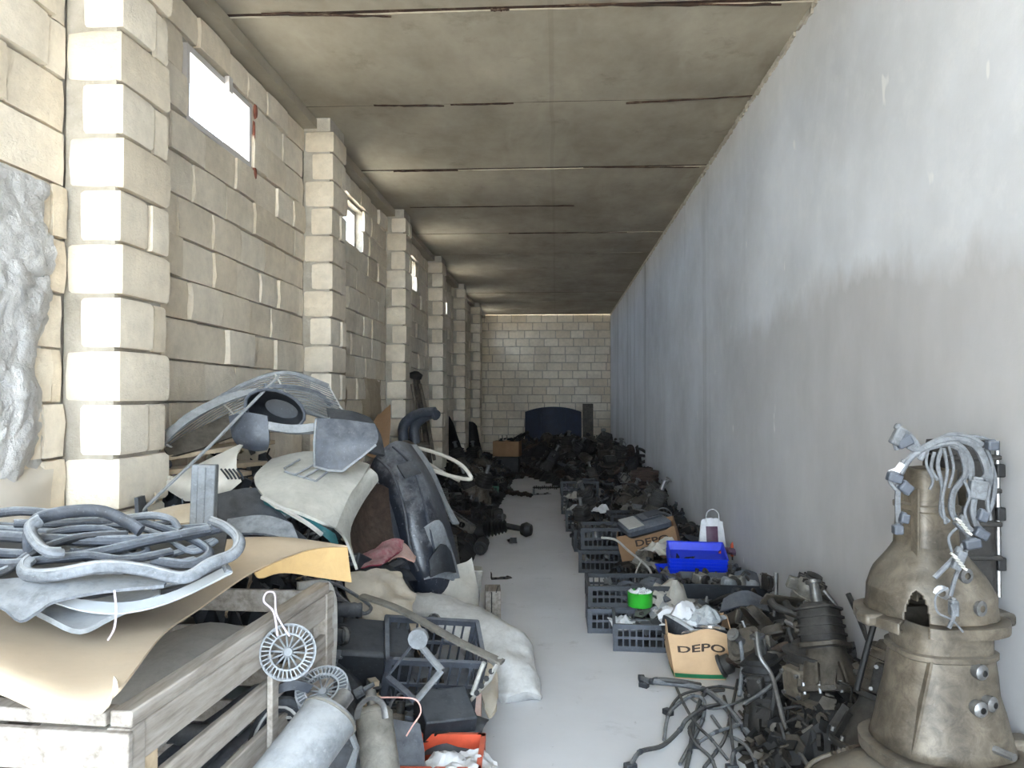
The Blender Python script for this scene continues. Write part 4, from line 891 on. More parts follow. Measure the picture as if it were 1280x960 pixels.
# ---- white woven sack
def sack(label, ctr, radii, mat, seed, n=44):
    c = spline(ctr, 14); m = MB(); R = []
    for i, p in enumerate(c):
        f = i/(len(c)-1)*(len(radii)-1); a = int(min(f, len(radii)-2)); (w_, h) = [radii[a][k]+(radii[a+1][k]-radii[a][k])*(f-a) for k in (0, 1)]
        d = (c[min(i+1, len(c)-1)]-c[max(0, i-1)]).normalized(); s = d.cross(V((0, 0, 1))).normalized(); u = s.cross(d); ring = []
        for k in range(n):
            q = 2*pi*k/n; v = p+s*cos(q)*w_+u*sin(q)*h; nn = (v-p).normalized()
            v += nn*(.035*noise.noise(v*5+V((seed, 0, 0)))-.030*abs(noise.noise(V((v.x*9+v.y*5, v.z*11, v.y*4))))-.014*abs(noise.noise(v*22))); v.z = max(.004, v.z); ring.append(v)
        R.append(ring)
    m.loft(R); return one('woven_sack', label, 'sack', m, mat, smooth=60)
sk = sack('bulging white woven sack lying on the floor below the bumper', [P(500, 752, 4.55), P(560, 770, 4.5), P(610, 800, 4.35), P(640, 845, 4.1), P(650, 878, 3.92)], [(.12, .06), (.17, .10), (.19, .13), (.155, .13), (.09, .06)], 'white_weave', 2)
cloth('empty_sack', 'flat empty white sack beneath the tilted black crate', 'sack', [[(595, 830, 3.9), (612, 830, 3.9), (622, 845, 3.85)], [(600, 860, 3.7), (615, 862, 3.7), (622, 870, 3.7)], [(606, 884, 3.55), (612, 896, 3.5), (620, 886, 3.55)]], 'tan_cloth', .02)
# polystyrene and wood by the aisle
m = MB().box((0, 0, .16), (.10, .16, .32), (0, .1, .1), M=TR(P(592, 765, 5.6)-V((0, 0, .0)))); one('foam_block', 'upright grey-white foam block behind the sack', 'foam', m, 'plastic_pale', bevel=.012, jit=.01)
g = H(616, 770, 0); m = MB().box((0, 0, .1), (.11, .2, .2), (0, 0, .1), M=TR(g)); wb = one('wood_block', 'pale split wooden block standing at the aisle edge', 'block', m, 'wood', bevel=.006)
MB().box((.0, -.101, .1), (.008, .004, .19)).box((.035, -.05, .204), (.006, .18, .006)).build('split', 'iron_black', wb)
cloth('plastic_wrap', 'torn clear-grey plastic wrap between bumper and sack', 'wrap', [[(520, 742, 4.9), (560, 712, 5.0), (590, 700, 5.1)], [(535, 755, 4.8), (565, 735, 4.9), (596, 728, 5.0)], [(560, 765, 4.75), (580, 760, 4.8), (598, 758, 4.9)]], 'bag_grey', .04, .005, 11)
# ---- tilted black crate and what lies on it
cr = crate(P(532, 858, 3.55), (.44, .30, .27), (.38, .12, .28), 'plastic_slate', 'black lattice crate tilted on its side next to the white sack', bars=8)
a, b = P(452, 745, 3.5), P(628, 828, 3.25)
sb = thing('seat_rail', 'dusty bent metal seat rail lying across the tilted crate', 'rail', b)
MB().tube(spline([a, a.lerp(b, .3)+V((0, 0, .02)), a.lerp(b, .7), b], 5), .03, 6, flat=.35).build('rail', 'alloy_pale', sb, world=True)
MB().tube([P(625, 822, 3.26), P(612, 850, 3.3), P(588, 876, 3.35)], .014, 6, flat=.5).tube([P(605, 828, 3.28), P(596, 852, 3.3), P(590, 868, 3.3)], .010, 6).build('stay', 'plastic_pale', sb, world=True)
for k in range(4): MB().lathe([(0, 0), (.012, 0), (.012, .006), (0, .006)], 8, TR(P(596+k*6, 866-k*9, 3.28), (pi/2, 0, 0))).build('rivet', 'iron_black', sb, world=True)
m = MB()
fr = px([(520, 800, 3.05), (552, 838, 3.0), (520, 876, 2.95), (484, 846, 3.0)])
fb = thing('window_frame_bracket', 'angular dark plastic frame bracket in front of the tilted crate', 'bracket', fr[2])
for i in range(4): a, b = fr[i], fr[(i+1) % 4]; MB().tube([a, b], .020 if i < 3 else .010, 6, flat=.5).build('bar', 'plastic_grey' if i in (0, 1) else 'plastic_slate', fb, world=True)
MB().lathe([(0, -.015), (.04, -.015), (.04, .015), (0, .015)], 12, TR(P(523, 798, 3.03), (pi/2, 0, 0))).build('pivot', 'plastic_grey', fb, world=True)
m = MB().box((0, 0, 0), (.22, .2, .1), (.32, .05, .42), M=TR(P(556, 892, 3.2))); bx = one('battery_box', 'black plastic box with slots under the tilted crate', 'box', m, 'plastic_black', bevel=.008)
MB().box((.0, -.10, .05), (.06, .02, .015), (.32, .05, .42)).build('slot', 'iron_black', bx)
# ---- squirrel-cage blower wheels
def blower(loc, rot, r, label, mat='plastic_grey'):
    t = thing('blower_wheel', label, 'fan', loc, rot, 'blower wheels on the crate corner'); h = r*.62
    MB().lathe([(r*.94, h/2), (r, h/2), (r, h/2-.008), (r*.94, h/2-.008)], 28, cap=False).lathe([(r*.60, h/2), (r*.66, h/2), (r*.66, h/2-.006), (r*.60, h/2-.006)], 28, cap=False).lathe([(r*.9, -h/2), (r, -h/2), (r, -h/2+.008), (r*.9, -h/2+.008)], 28, cap=False).build('rings', mat, t)
    m = MB()
    for k in range(34): q = 2*pi*k/34; m.box((r*.80*cos(q), r*.80*sin(q), h*.28), (r*.36, .0035, h*.42), (0, 0, q+.12)); m.box((r*.96*cos(q), r*.96*sin(q), 0), (r*.08, .0035, h), (0, 0, q+.5))
    m.build('vanes', mat, t, kind='stuff'); m = MB()
    for k in range(14): q = 2*pi*k/14; m.tube([(0, 0, h*.1), (r*.5*cos(q), r*.5*sin(q), -h*.1), (r*.93*cos(q), r*.93*sin(q), -h*.45)], .003, 5)
    m.build('spokes', mat, t, kind='stuff'); MB().lathe([(0, h*.22), (.012, h*.2), (.016, 0), (0, -.01)], 12).build('hub', mat, t)
    return t
blower(P(360, 815, 2.22), (pi/2-.30, .12, .30), .080, 'pale plastic blower wheel hung on the crate by a string')
blower(P(404, 866, 2.36), (pi/2-1.0, .1, -.2), .082, 'grey blower wheel lying below the hanging one', 'plastic_grey')
one('hanging_string', 'pale lilac string looped over the crate rail', 'string', MB().tube(spline(px([(347, 795, 2.18), (342, 765, 2.17), (330, 752, 2.18), (333, 741, 2.2), (343, 742, 2.2), (345, 765, 2.17), (352, 780, 2.17), (362, 795, 2.18)]), 5), .003, 5), 'string')
# silencers
def silencer(label, a, b, r, flat, mat):
    d = (b-a).normalized(); t = thing('silencer', label, 'silencer', a); c = [a+(b-a)*f for f in (0, .03, .06, .5, .94, .97, 1)]
    MB().tube(c, [r*.7, r*.95, r, r, r, r*.93, r*.6], 20, flat=flat, up=(0, -.3, 1)).build('shell', mat, t, world=True)
    MB().tube([a+(b-a)*.92, a+(b-a)*.94], [r*1.04, r*1.04], 20, flat=flat, up=(0, -.3, 1)).build('seam_band', 'alloy_pale', t, world=True)
    MB().cyl(b, b+d*.06, r*.3, n=12).build('pipe_stub', 'steel', t, world=True); return t
silencer('large grey dusty cylinder lying diagonally in front of the blower wheels', P(318, 1020, 1.95), P(418, 888, 2.22), .088, .8, 'plastic_grey')
s2 = silencer('narrow grey cylinder with metal clip standing next to the diagonal one', P(486, 1040, 2.35), P(466, 885, 2.62), .062, .7, 'alloy_pale')
MB().tube(spline(px([(446, 898, 2.5), (450, 882, 2.48), (464, 872, 2.48), (478, 880, 2.5), (482, 898, 2.5)]), 4), .012, 6, flat=.4).build('clip', 'steel', s2, world=True)
one('hooked_trim', 'grey angular plastic handle between the two cylinders', 'handle', MB().tube(px([(432, 900, 2.35), (446, 935, 2.35), (440, 955, 2.3), (428, 985, 2.25)]), .016, 6, flat=.6), 'plastic_grey')
strip('vent_grille', 'dark slotted vent panel between the two cylinders', 'grille', [[(405, 935, 2.4), (440, 915, 2.45)], [(400, 985, 2.35), (440, 975, 2.4)]], 'plastic_black', .02)
strip('wiper_arm', 'curved slate plastic blade lying over the lower blower wheel', 'trim', [[(303, 880, 2.25), (335, 862, 2.3), (365, 850, 2.32), (392, 856, 2.34)], [(303, 890, 2.25), (335, 872, 2.3), (365, 862, 2.32), (385, 866, 2.34)]], 'plastic_slate', .008)
for k, (u, r_, lb) in enumerate([(352, .16, 'outer black rubber hoop standing below the blower wheels'), (362, .13, 'inner black rubber hoop with pale stripe below the blower wheels')]):
    c0 = P(u, 945, 2.35+.04*k); m = MB().tube([c0+V((r_*.45*cos(q), .25*r_*cos(q), r_*sin(q))) for q in [2*pi*i/28 for i in range(28)]], .024-.004*k, 8, closed=True)
    o = one('rubber_hoop', lb, 'hoop', m, 'rubber_black', 'rubber hoops under the blower wheels')
    rb = MB().tube([c0+V((r_*.45*cos(q)*1.02, -.024+.25*r_*cos(q), r_*sin(q))) for q in [2*pi*i/28 for i in range(28)]], .005, 5, closed=True); rb.v = [q-o.location for q in rb.v]; rb.build('stripe', 'plastic_pale', o)
# lower front of the heap
strip('fabric_flap', 'grey-green torn fabric flap under the black slotted box', 'fabric', [[(520, 880, 3.25), (545, 885, 3.25), (560, 900, 3.22)], [(520, 910, 3.15), (545, 910, 3.15), (562, 925, 3.15)], [(505, 934, 3.12), (530, 936, 3.12), (556, 936, 3.12)]], 'alloy_pale', .01)
strip('slate_flap', 'dark slate plastic flap beside the narrow cylinder', 'panel', [[(490, 900, 2.95), (525, 905, 2.95)], [(492, 940, 2.85), (530, 940, 2.9)], [(495, 960, 2.82), (530, 960, 2.85)]], 'plastic_slate', .015)
one('twisted_wire', 'thin pink wire curling over the narrow cylinder', 'wire', MB().tube(spline(px([(470, 872, 2.55), (500, 872, 2.75), (520, 875, 2.78), (526, 890, 2.8), (515, 908, 2.8), (508, 920, 2.8)]), 6), .003, 5), 'string_pink')
crate(V((P(548, 960, 2.95).x, 2.95, .0)), (.34, .30, .20), (0, 0, .03), 'orange', 'orange-red plastic crate at the bottom of the heap', lattice=False)
c0 = P(572, 966, 2.86); g = [[c0+V((.13*x*(1+.2*noise.noise(V((x*2, y*2, 1)))), .12*y, .05*(1-x*x*.8-y*y*.6)+.035*noise.noise(V((x*2.4, y*2.4, 7)))+.015*noise.noise(V((x*6, y*6, 3))))) for x in [-1+i/8 for i in range(17)]] for y in [-1+i/8 for i in range(17)]]
one('plastic_bag', 'crumpled white plastic bag resting on the orange crate', 'bag', MB().plate(g, .004), 'bag_white', smooth=30)
strip('pink_board', 'pale pinkish board standing beside the orange crate', 'board', [[(596, 868, 3.45), (602, 868, 3.45)], [(590, 940, 3.2), (600, 938, 3.2)]], 'pink_cloth', .02)
# loose items filling the front slope of the heap
rr = random.Random(77)
for i in range(26):
    u, v = rr.uniform(440, 560), rr.uniform(830, 905); y = 3.75-(v-840)/100*.85
    put(rr.choice(['bracket', 'engine_cover', 'rubber_hose', 'wire_coil', 'wing_mirror', 'pump']), P(u, v, y)-V((0, 0, .06)), (rr.uniform(-.5, .5), rr.uniform(-.5, .5), rr.uniform(0, 6)), where='in the slope below the tilted crate')
for i in range(34):
    y = rr.uniform(3.1, 5.6); x = rr.uniform(XL+.25, -.75); z = hf_left(x, y)-.02
    put(rr.choice(['engine_cover', 'rubber_hose', 'wing_mirror', 'headlamp', 'car_radio', 'wire_coil']), (x, y, z), (rr.uniform(-.6, .6), rr.uniform(-.6, .6), rr.uniform(0, 6)), where='half buried in the tall trim heap', sc=1.25)

# ================================================================== LEFT WALL FURTHER IN
cloth('cardboard_sheet', 'brown cardboard sheet leaning on the wall behind the heap', 'cardboard', [[(488, 506, 7.6), (480, 512, 7.6), (472, 520, 7.6)], [(488, 535, 7.5), (475, 535, 7.5), (462, 538, 7.5)], [(484, 575, 7.4), (472, 575, 7.4), (458, 570, 7.4)]], 'cardboard_dull', .02)
sp = thing('steering_column', 'tall grey steering column leaning on the third pillar', 'car part', P(535, 600, 8.4))
MB().tube(spline(px([(520, 470, 8.75), (524, 500, 8.7), (530, 530, 8.6), (540, 600, 8.4)]), 5), [.07]*6+[.055]*10, 9, flat=.6).build('column', 'alloy_dark', sp, world=True)
MB().lathe([(0, 0), (.07, .01), (.08, .06), (.03, .09), (0, .09)], 12, TR(P(519, 474, 8.72), (.2, .2, 0))).build('cap', 'iron_black', sp, world=True)
for s in (-1, 1): MB().tube(px([(520+s*5, 480, 8.65), (528+s*6, 520, 8.55), (536+s*7, 575, 8.4)]), .018, 6).build('side_rail', 'alloy', sp, world=True)
ip = thing('intake_pipes', 'pair of bent slate intake pipes in front of the steering column', 'pipe', P(520, 600, 7.9))
for k, dx in enumerate((0, 14)): MB().tube(spline(px([(508+dx, 640, 7.9), (505+dx, 560, 7.9), (504+dx, 535, 7.9), (512+dx, 524, 7.88), (525+dx, 517, 7.85), (538+dx*.1+6, 515-k*0+dx*.3, 7.8)]), 5), .055, 10).build('pipe', 'plastic_slate', ip, world=True)
MB().box(P(515, 575, 7.95), (.3, .2, .4), (.1, .2, .3)).build('plenum', 'alloy_dark', ip, world=True, bevel=.03)
cloth('leaning_panel', 'black panel leaning against the fourth pillar', 'panel', [[(561, 520, 12.3), (566, 528, 12.2), (570, 540, 12.1)], [(561, 560, 12.2), (572, 565, 12.1), (580, 570, 12.0)], [(561, 598, 12.0), (576, 600, 11.9), (589, 602, 11.8)]], 'iron_black', .03)
cloth('leaning_panel', 'black panel leaning against the last pillar but one', 'panel', [[(586, 527, 15.2), (591, 527, 15.2), (596, 532, 15.1)], [(586, 560, 15.0), (594, 560, 15.0), (602, 562, 14.9)], [(586, 590, 14.8), (600, 590, 14.7), (614, 590, 14.6)]], 'iron_black', .03)
def hf_l2(x, y):
    d = max(0, min(1, (-.85-x)/.9)); return (.12+.42*d)*(1 if y < 13 else .9)*(.9+.3*noise.noise(V((x*3, y*2, 1))))*(1 if d > 0 else 0)
heapstuff('scrap_heap', 'dark scrap heap along the block wall past the bumper', XL+.02, -.8, 6.3, 15.6, hf_l2, 600, ['iron_black', 'iron', 'rust', 'plastic_black'], 14, cell=.09)
zone = ['around the bent intake pipes', 'by the fourth pillar', 'near the green crate', 'beneath the brown carton by the far wall']
for i in range(64):
    y = rr.uniform(6.4, 16.2); x = rr.uniform(XL+.35, -.95); z = hf_l2(x, y)*.9; zn = zone[0 if y < 9 else 1 if y < 11.2 else 2 if y < 13.5 else 3]
    put(rr.choice(['gearbox', 'starter_motor', 'brake_disc', 'control_arm', 'shock_absorber', 'exhaust_manifold', 'wheel_hub', 'engine_cover', 'cylinder_head']), (x, y, z), (rr.uniform(-.5, .5), rr.uniform(-.6, .6), rr.uniform(0, 6)), where=zn,
        mats=None)
# axle with ball joint on the floor
axg = H(612, 676, 0); ax_ = thing('drive_shaft', 'black drive shaft with knobbly joints lying across the aisle edge', 'drive shaft', axg)
yA = axg.y
MB().tube(px([(560, 672, yA), (575, 668, yA), (590, 666, yA), (606, 663, yA)]), [.07, .075, .08, .07], 12).build('housing', 'iron_black', ax_, world=True)
MB().tube(px([(604+k*2.1, 661-k*.25, yA) for k in range(15)]), [(.10 if k % 2 else .072)*(1-.035*max(0, k-6)) for k in range(15)], 12).build('joint_boot', 'iron_black', ax_, world=True)
MB().tube(px([(630, 657, yA), (652, 661, yA)]), [.035, .03], 8).build('shaft', 'iron', ax_, world=True)
MB().lathe([(0, -.07), (.06, -.055), (.082, 0), (.06, .055), (0, .07)], 14, TR(P(658, 662, yA), (.3, pi/2, 0))).build('ball_joint', 'iron_black', ax_, world=True)
for k, (u, v) in enumerate(((584, 682), (601, 686))):
    q = H(u, v+7, 0); t = thing('rubber_bush', ['small black bush roller beside the drive shaft, farther from the aisle', 'small black bush roller beside the drive shaft, nearer the aisle'][k], 'bush', q, (0, 0, 0), 'bush rollers by the drive shaft')
    MB().tube([(0, .25, .07), (0, .12, .07), (0, .1, .06), (0, .08, .07), (0, -.06, .07)], [.065, .065, .045, .07, .068], 12).build('roller', 'iron_black', t)
    MB().lathe([(0, 0), (.04, 0), (.035, .012), (0, .014)], 10, TR((0, -.06, .07), (pi/2, 0, 0))).build('end_cap', 'iron', t)
for (u, v, k, s) in ((575, 645, 'brake_disc', 1.6), (600, 640, 'gearbox', 1.0), (560, 655, 'starter_motor', 1.5), (612, 634, 'wheel_hub', 1.8), (555, 690, 'control_arm', 1.3), (640, 672, 'bracket', 1.0)):
    put(k, H(u, v+6, 0)+V((0, 0, .01)), (.0, .0 if k != 'gearbox' else 1.45, rr.uniform(0, 6)), ('iron_black', 'iron'), 'lying round the drive shaft', s)
put('bracket', H(627, 723, 0), (0, 0, .2), ('iron', 'iron_black'), 'alone on the pale floor by the wood block', .9)
crate(H(600, 622, 0), (.58, .36, .2), (0, 0, .06), 'green_crate', 'dark green plastic crate of iron parts by the block wall')
for i in range(5): put(['exhaust_manifold', 'control_arm', 'starter_motor', 'shock_absorber', 'wheel_hub'][i], H(600, 622, 0)+V((-.18+.09*i, .02, .07)), (rr.uniform(-.3, .3), rr.uniform(-.5, .5), rr.uniform(0, 3)), ('iron_black', 'iron') if i != 1 else None, 'inside the dark green crate', .8)
for i, (u, v) in enumerate(((632, 603), (642, 600), (638, 618), (648, 622), (620, 600), (655, 598))): put(['exhaust_manifold', 'shock_absorber', 'control_arm', 'camshaft', 'gearbox', 'control_arm'][i], H(u, v, 0)+V((0, 0, .02)), (0, 0 if i != 4 else 1.4, rr.uniform(0, 6)), ('rust', 'iron') if i % 2 else None, 'on the floor beside the green crate', 1.25)
# brown carton near the far wall
def lettering(txt, size):
    cu = bpy.data.curves.new('lettering', 'FONT'); cu.body = txt; cu.size = size; cu.align_x = 'CENTER'; cu.resolution_u = 3; cu.offset = size*.022
    ob = bpy.data.objects.new('lettering', cu); col.objects.link(ob); dg = bpy.context.evaluated_depsgraph_get(); me = bpy.data.meshes.new_from_object(ob.evaluated_get(dg))
    vs = [v.co.copy() for v in me.vertices]; fs = [tuple(f.vertices) for f in me.polygons]; bpy.data.objects.remove(ob); bpy.data.curves.remove(cu); bpy.data.meshes.remove(me); return vs, fs
def carton(loc, dim, rot, mat, label, flare=1.0, text=None, band=None, tilt_rim=0, name='cardboard_box'):
    t = thing(name, label, 'box', loc, rot); X, Y, Z = dim; w_ = .006; f = flare
    MB().box((0, 0, .004), (X, Y, .008)).build('base', mat, t)
    def at(p0, p1, nrm, q, v, off=0):         # point on a bulging wall between two bottom corners
        p = Vector(p0).lerp(Vector(p1), q); s = 1+(f-1)*v; bul = .02*sin(pi*q)*sin(pi*max(0, min(1, v*.9+.1)))
        return V((p.x*s, p.y*s, Z*v+tilt_rim*v*v*(.02*sin(q*7+p0[0]*20)))) + Vector(nrm)*(bul+off)
    def wall(p0, p1, nrm): return MB().plate([[at(p0, p1, nrm, j/10, i/8) for j in range(11)] for i in range(9)], w_)
    cs = [(-X/2, -Y/2, 0), (X/2, -Y/2, 0), (X/2, Y/2, 0), (-X/2, Y/2, 0)]; ns = [(0, -1, 0), (1, 0, 0), (0, 1, 0), (-1, 0, 0)]; walls = []
    for i in range(4): walls.append(wall(cs[i], cs[(i+1) % 4], ns[i]).build('side', mat, t))
    for (wi, txt, sz, q0, v0, squash) in (text or ()):
        vs, fs = lettering(txt, sz); L = X if wi % 2 == 0 else Y; m = MB()
        m.v = [at(cs[wi], cs[(wi+1) % 4], ns[wi], q0+v.x*1.35/L, v0+v.y*squash/Z, .0055) for v in vs]; m.f = fs; m.build('lettering', 'ink', t, smooth=0)
    if band:
        for wi in (0, 3): MB().plate([[at(cs[wi], cs[(wi+1) % 4], ns[wi], j/10, v, .004) for j in range(11)] for v in band], .003).build('green_band', 'green_band', t)
    return t, walls
ct, _ = carton(H(630, 600, 0)+V((0, 1.0, .38)), (.52, .36, .30), (0, 0, -.12), 'cardboard_dull', 'brown open carton of parts near the far wall', 1.0)
m = MB().box((0, 0, -.19), (.5, .4, .38)); m.v = [q+ct.location for q in m.v]; one('engine_block', 'black engine block under the brown carton', 'engine', m, 'iron_black', bevel=.03)
for i in range(3): put('exhaust_manifold', ct.location+V((-.12+.12*i, 0, .24)), (0, 0, i), ('iron_black', 'iron'), 'filling the brown carton near the far wall', .7)

# ================================================================== FAR END
bh = thing('car_bonnet', 'dark blue car bonnet standing against the far block wall', 'bonnet', V((.0, YB-.35, .1)))
g = []
for i in range(9):
    v = i/8; row = []
    for j in range(15):
        q = j/14; x = P(656, 540, YB-.3).x+(P(727, 540, YB-.3).x-P(656, 540, YB-.3).x)*q; top = 1.31-.13*abs(2*q-1)**2.2
        row.append(V((x, YB-.42+.30*v+.04*cos(q*pi*2)*.5, .08+(top-.08)*v)))
    g.append(row)
MB().plate(g, .02).build('skin', 'blue_paint', bh, world=True)
for q in (4, 10): MB().tube([g[i][q]+V((0, -.014, 0)) for i in range(1, 8)], .008, 6).build('crease', 'blue_paint', bh, world=True)
MB().tube([p for p in g[8]], .014, 6).build('rolled_edge', 'blue_paint', bh, world=True)
a = P(735, 525, YB-.25); one('dark_plank', 'tall dark grey panel standing beside the blue bonnet', 'panel', MB().box((a.x, a.y, .72), (.26, .05, 1.36), (-.08, 0, 0)).box((a.x+.11, a.y-.04, .72), (.025, .03, 1.34), (-.08, 0, 0)), 'alloy_dark')
# ================================================================== RIGHT SIDE HEAP
def hf_r(x, y):
    if y < 4.85: return 0
    e = .62 if y < 5.2 else .5 if y < 7.5 else .32 if y < 10 else .2 if y < 13 else .2-(y-13)*.32
    d = max(0, min(1, (x-e)/(XR-e))) if y < 16.8 else 1
    top = .30 if y < 6.5 else .36 if y < 11.2 else .5 if y < 12.2 else .72 if y < 15.5 else .6
    h = (.10+(top-.10)*d**.8) if d > 0 else 0
    if y > 15.5: h = max(h, .42*min(1, (y-15.5)/1.5)) if x > -1.3 else 0
    return h*(.92+.25*noise.noise(V((x*3, y*2, 5))))
heapstuff('scrap_heap', 'dark bed of small scrap parts along the plastered wall', .3, XR-.03, 4.3, 13.2, hf_r, 1100, ['iron_black', 'iron', 'plastic_black', 'alloy_dark', 'rubber'], 24, cell=.08)
heapstuff('scrap_heap', 'black bed of scrap parts before the far block wall', -1.3, XR-.03, 13.2, YB-.5, hf_r, 700, ['iron_black', 'iron', 'rust', 'alloy_dark'], 25, cell=.11)
rr = random.Random(101)
ZN = [(4.6, 5.4, 'behind the printed carton'), (5.4, 6.6, 'around the stacked blue trays'), (6.6, 8.2, 'behind the tilted printed carton'), (8.2, 9.8, 'between the printed carton and the disc stacks'), (9.8, 11.6, 'around the stacked discs'),
      (11.6, 13.4, 'just past the stacked discs'), (13.4, 15.2, 'high on the black heap by the plastered wall'), (15.2, 17.2, 'in the black heap before the bonnet'), (17.2, 18.7, 'under the blue bonnet')]
POOL = [('alternator', None), ('alternator', ('alloy_dark', 'iron')), ('starter_motor', None), ('brake_disc', None), ('cylinder_head', None), ('wheel_hub', None), ('control_arm', None), ('shock_absorber', None), ('headlamp', None), ('wing_mirror', None),
        ('bracket', None), ('exhaust_manifold', None), ('gearbox', ('alloy_dark', 'iron')), ('engine_cover', None), ('valve_cover', None), ('camshaft', None), ('pump', None), ('car_radio', None), ('wire_coil', None), ('timing_gear', None)]
FARP = [('gearbox', ('alloy_dark', 'iron')), ('gearbox', ('iron', 'iron_black')), ('cylinder_head', ('iron', 'iron_black')), ('exhaust_manifold', None), ('brake_disc', None), ('starter_motor', None), ('shock_absorber', None), ('alternator', ('alloy_dark', 'iron')), ('engine_cover', None), ('valve_cover', ('alloy_dark', 'iron')), ('wheel_hub', None), ('control_arm', None)]
for zi, (y0, y1, wh) in enumerate(ZN):
    n = [16, 22, 24, 22, 22, 20, 22, 22, 14][zi]
    for i in range(n):
        y = rr.uniform(y0, y1); xlo = .72 if y < 7.5 else .55 if y < 9.5 else .25 if y < 13.4 else (.15-(y-13.4)*.35)
        x = rr.uniform(max(-1.1, xlo), XR-.2); k, mt = rr.choice([q for q in POOL if q[0] != 'gearbox' or y > 8.5] if zi < 5 else FARP)
        put(k, (x, y, hf_r(x, y)*.96-.02), (rr.uniform(-.7, .7), rr.uniform(-.7, .7) + (1.2 if k == 'gearbox' and rr.random() < .6 else 0), rr.uniform(0, 6)), mt, wh, rr.uniform(.85, 1.1) if zi < 5 else rr.uniform(1.0, 1.35))
# bigger silhouettes against the wall
put('brake_disc', P(787, 566, 12.6), (pi/2, 0, .9), ('rust', 'iron'), sc=1.0, label='rusty brake disc standing upright on the black heap', where='on the black heap')
put('exhaust_manifold', P(797, 575, 12.0), (0, 1.2, 1), ('iron_black', 'iron'), sc=1.2, label='black manifold poking up beside the upright brake disc', where='on the black heap')
put('gearbox', P(772, 575, 12.6)-V((0, 0, .2)), (.2, 0, .4), ('alloy_dark', 'iron'), sc=1.1, label='dark gearbox standing on its bell below the upright brake disc', where='on the black heap')
put('alternator', P(752, 546, 14.2)-V((0, 0, .05)), (1.3, .2, .2), ('chrome', 'iron'), sc=1.3, label='shiny-rimmed alternator topping the black heap', where='on the black heap')
# stacks of discs / wheels
for (u, v, y, n, s, lb) in ((808, 618, 10.3, 8, 1.35, 'rusty disc in the taller stack next to the plastered wall'), (795, 626, 9.85, 6, 1.3, 'rusty disc in the shorter stack in front of the taller one')):
    b0 = P(u, v, y); b0.x = min(b0.x, XR-.2); b0.z = .24 if n == 8 else .2
    for k in range(n): put('brake_disc', b0+V((rr.uniform(-.012, .012), rr.uniform(-.01, .01), k*.045)), (0, 0, rr.random()*6), ('rust', 'iron'), sc=s, label=lb, group='discs in two stacks by the plastered wall')
# camshaft on the floor left of the crates
put('camshaft', H(682, 612, 0), (0, 0, .1), ('iron_black', 'iron'), sc=1.0, label='black camshaft lying on the floor beyond the crates', where='beyond the crates')
put('bracket', H(678, 618, 0), (0, 0, .3), ('plastic_grey', 'iron'), sc=1.5, label='flat grey plate on the floor beside the camshaft', where='beyond the crates')
# ---- black crates down the aisle, some stacked
def filled(loc, dim, rz, lab, mat='plastic_black', items=6, kinds=None, where='', sc=.75, seed=0):
    crate(loc, dim, (0, 0, rz), mat, lab); r = random.Random(seed+500)
    for i in range(items):
        x, y = r.uniform(-.32, .32)*dim[0], r.uniform(-.3, .3)*dim[1]; c, s = cos(rz), sin(rz); k, mt = r.choice(kinds or POOL)
        put(k, Vector(loc)+V((x*c-y*s, x*s+y*c, dim[2]*r.uniform(.35, .72))), (r.uniform(-.5, .5), r.uniform(-.5, .5), r.uniform(0, 6)), mt, where, sc*r.uniform(.85, 1.1))
LITE = [('bracket', None), ('wing_mirror', None), ('headlamp', None), ('rubber_hose', None), ('wire_coil', None), ('pump', None), ('engine_cover', None)]
b1 = H(765, 815, 0); filled(b1+V((.30, .19, 0)), (.56, .38, .165), -.06, 'black slatted crate of grey odds and ends nearest the printed carton', 'plastic_slate', 8, LITE, 'inside the black crate next to the printed carton', .7, 1)
b2 = H(733, 792, 0); filled(b2+V((.29, .2, 0)), (.56, .38, .16), .0, 'lower black crate stacked beneath the one with dark pads', 'plastic_slate', 3, LITE, 'in the lower crate below the dark pads', .6, 2)
filled(b2+V((.29, .22, .165)), (.56, .38, .14), .02, 'upper black crate with dark pads and green tin on it', 'plastic_black', 5, [('brake_disc', ('plastic_slate', 'iron')), ('engine_cover', ('rubber', 'plastic_slate')), ('bracket', None)], 'inside the upper crate beside the green tin', .75, 3)
b3 = H(723, 717, 0); filled(b3+V((.28, .2, 0)), (.54, .36, .2), -.04, 'lower of two black crates stacked beside the tilted printed carton', 'plastic_black', 2, POOL, 'in the lower crate beside the tilted carton', .6, 4)
filled(b3+V((.29, .22, .205)), (.54, .36, .19), .03, 'upper of two black crates stacked beside the tilted printed carton', 'plastic_black', 9, None, 'heaped in the upper crate beside the tilted carton', .85, 5)
b4 = H(705, 665, 0); filled(b4+V((.29, .2, 0)), (.54, .36, .24), .0, 'single tall black crate past the stacked pair', 'plastic_black', 9, None, 'heaped in the single tall crate', .9, 6)
b4b = H(713, 690, 0); filled(b4b+V((.30, .2, 0)), (.54, .36, .22), .05, 'black crate squeezed between the single tall crate and the stacked pair', 'plastic_black', 8, None, 'heaped in the squeezed crate', .9, 16)
b5 = H(698, 643, 0); filled(b5+V((.29, .2, 0)), (.5, .36, .23), .0, 'lower black crate of the farthest stack, beside the camshaft', 'plastic_black', 2, None, 'in the lower crate beside the camshaft', .7, 7)
filled(b5+V((.28, .22, .235)), (.5, .36, .2), .03, 'upper black crate of the farthest stack, beside the camshaft', 'plastic_black', 8, None, 'heaped in the upper crate beside the camshaft', 1.0, 8)
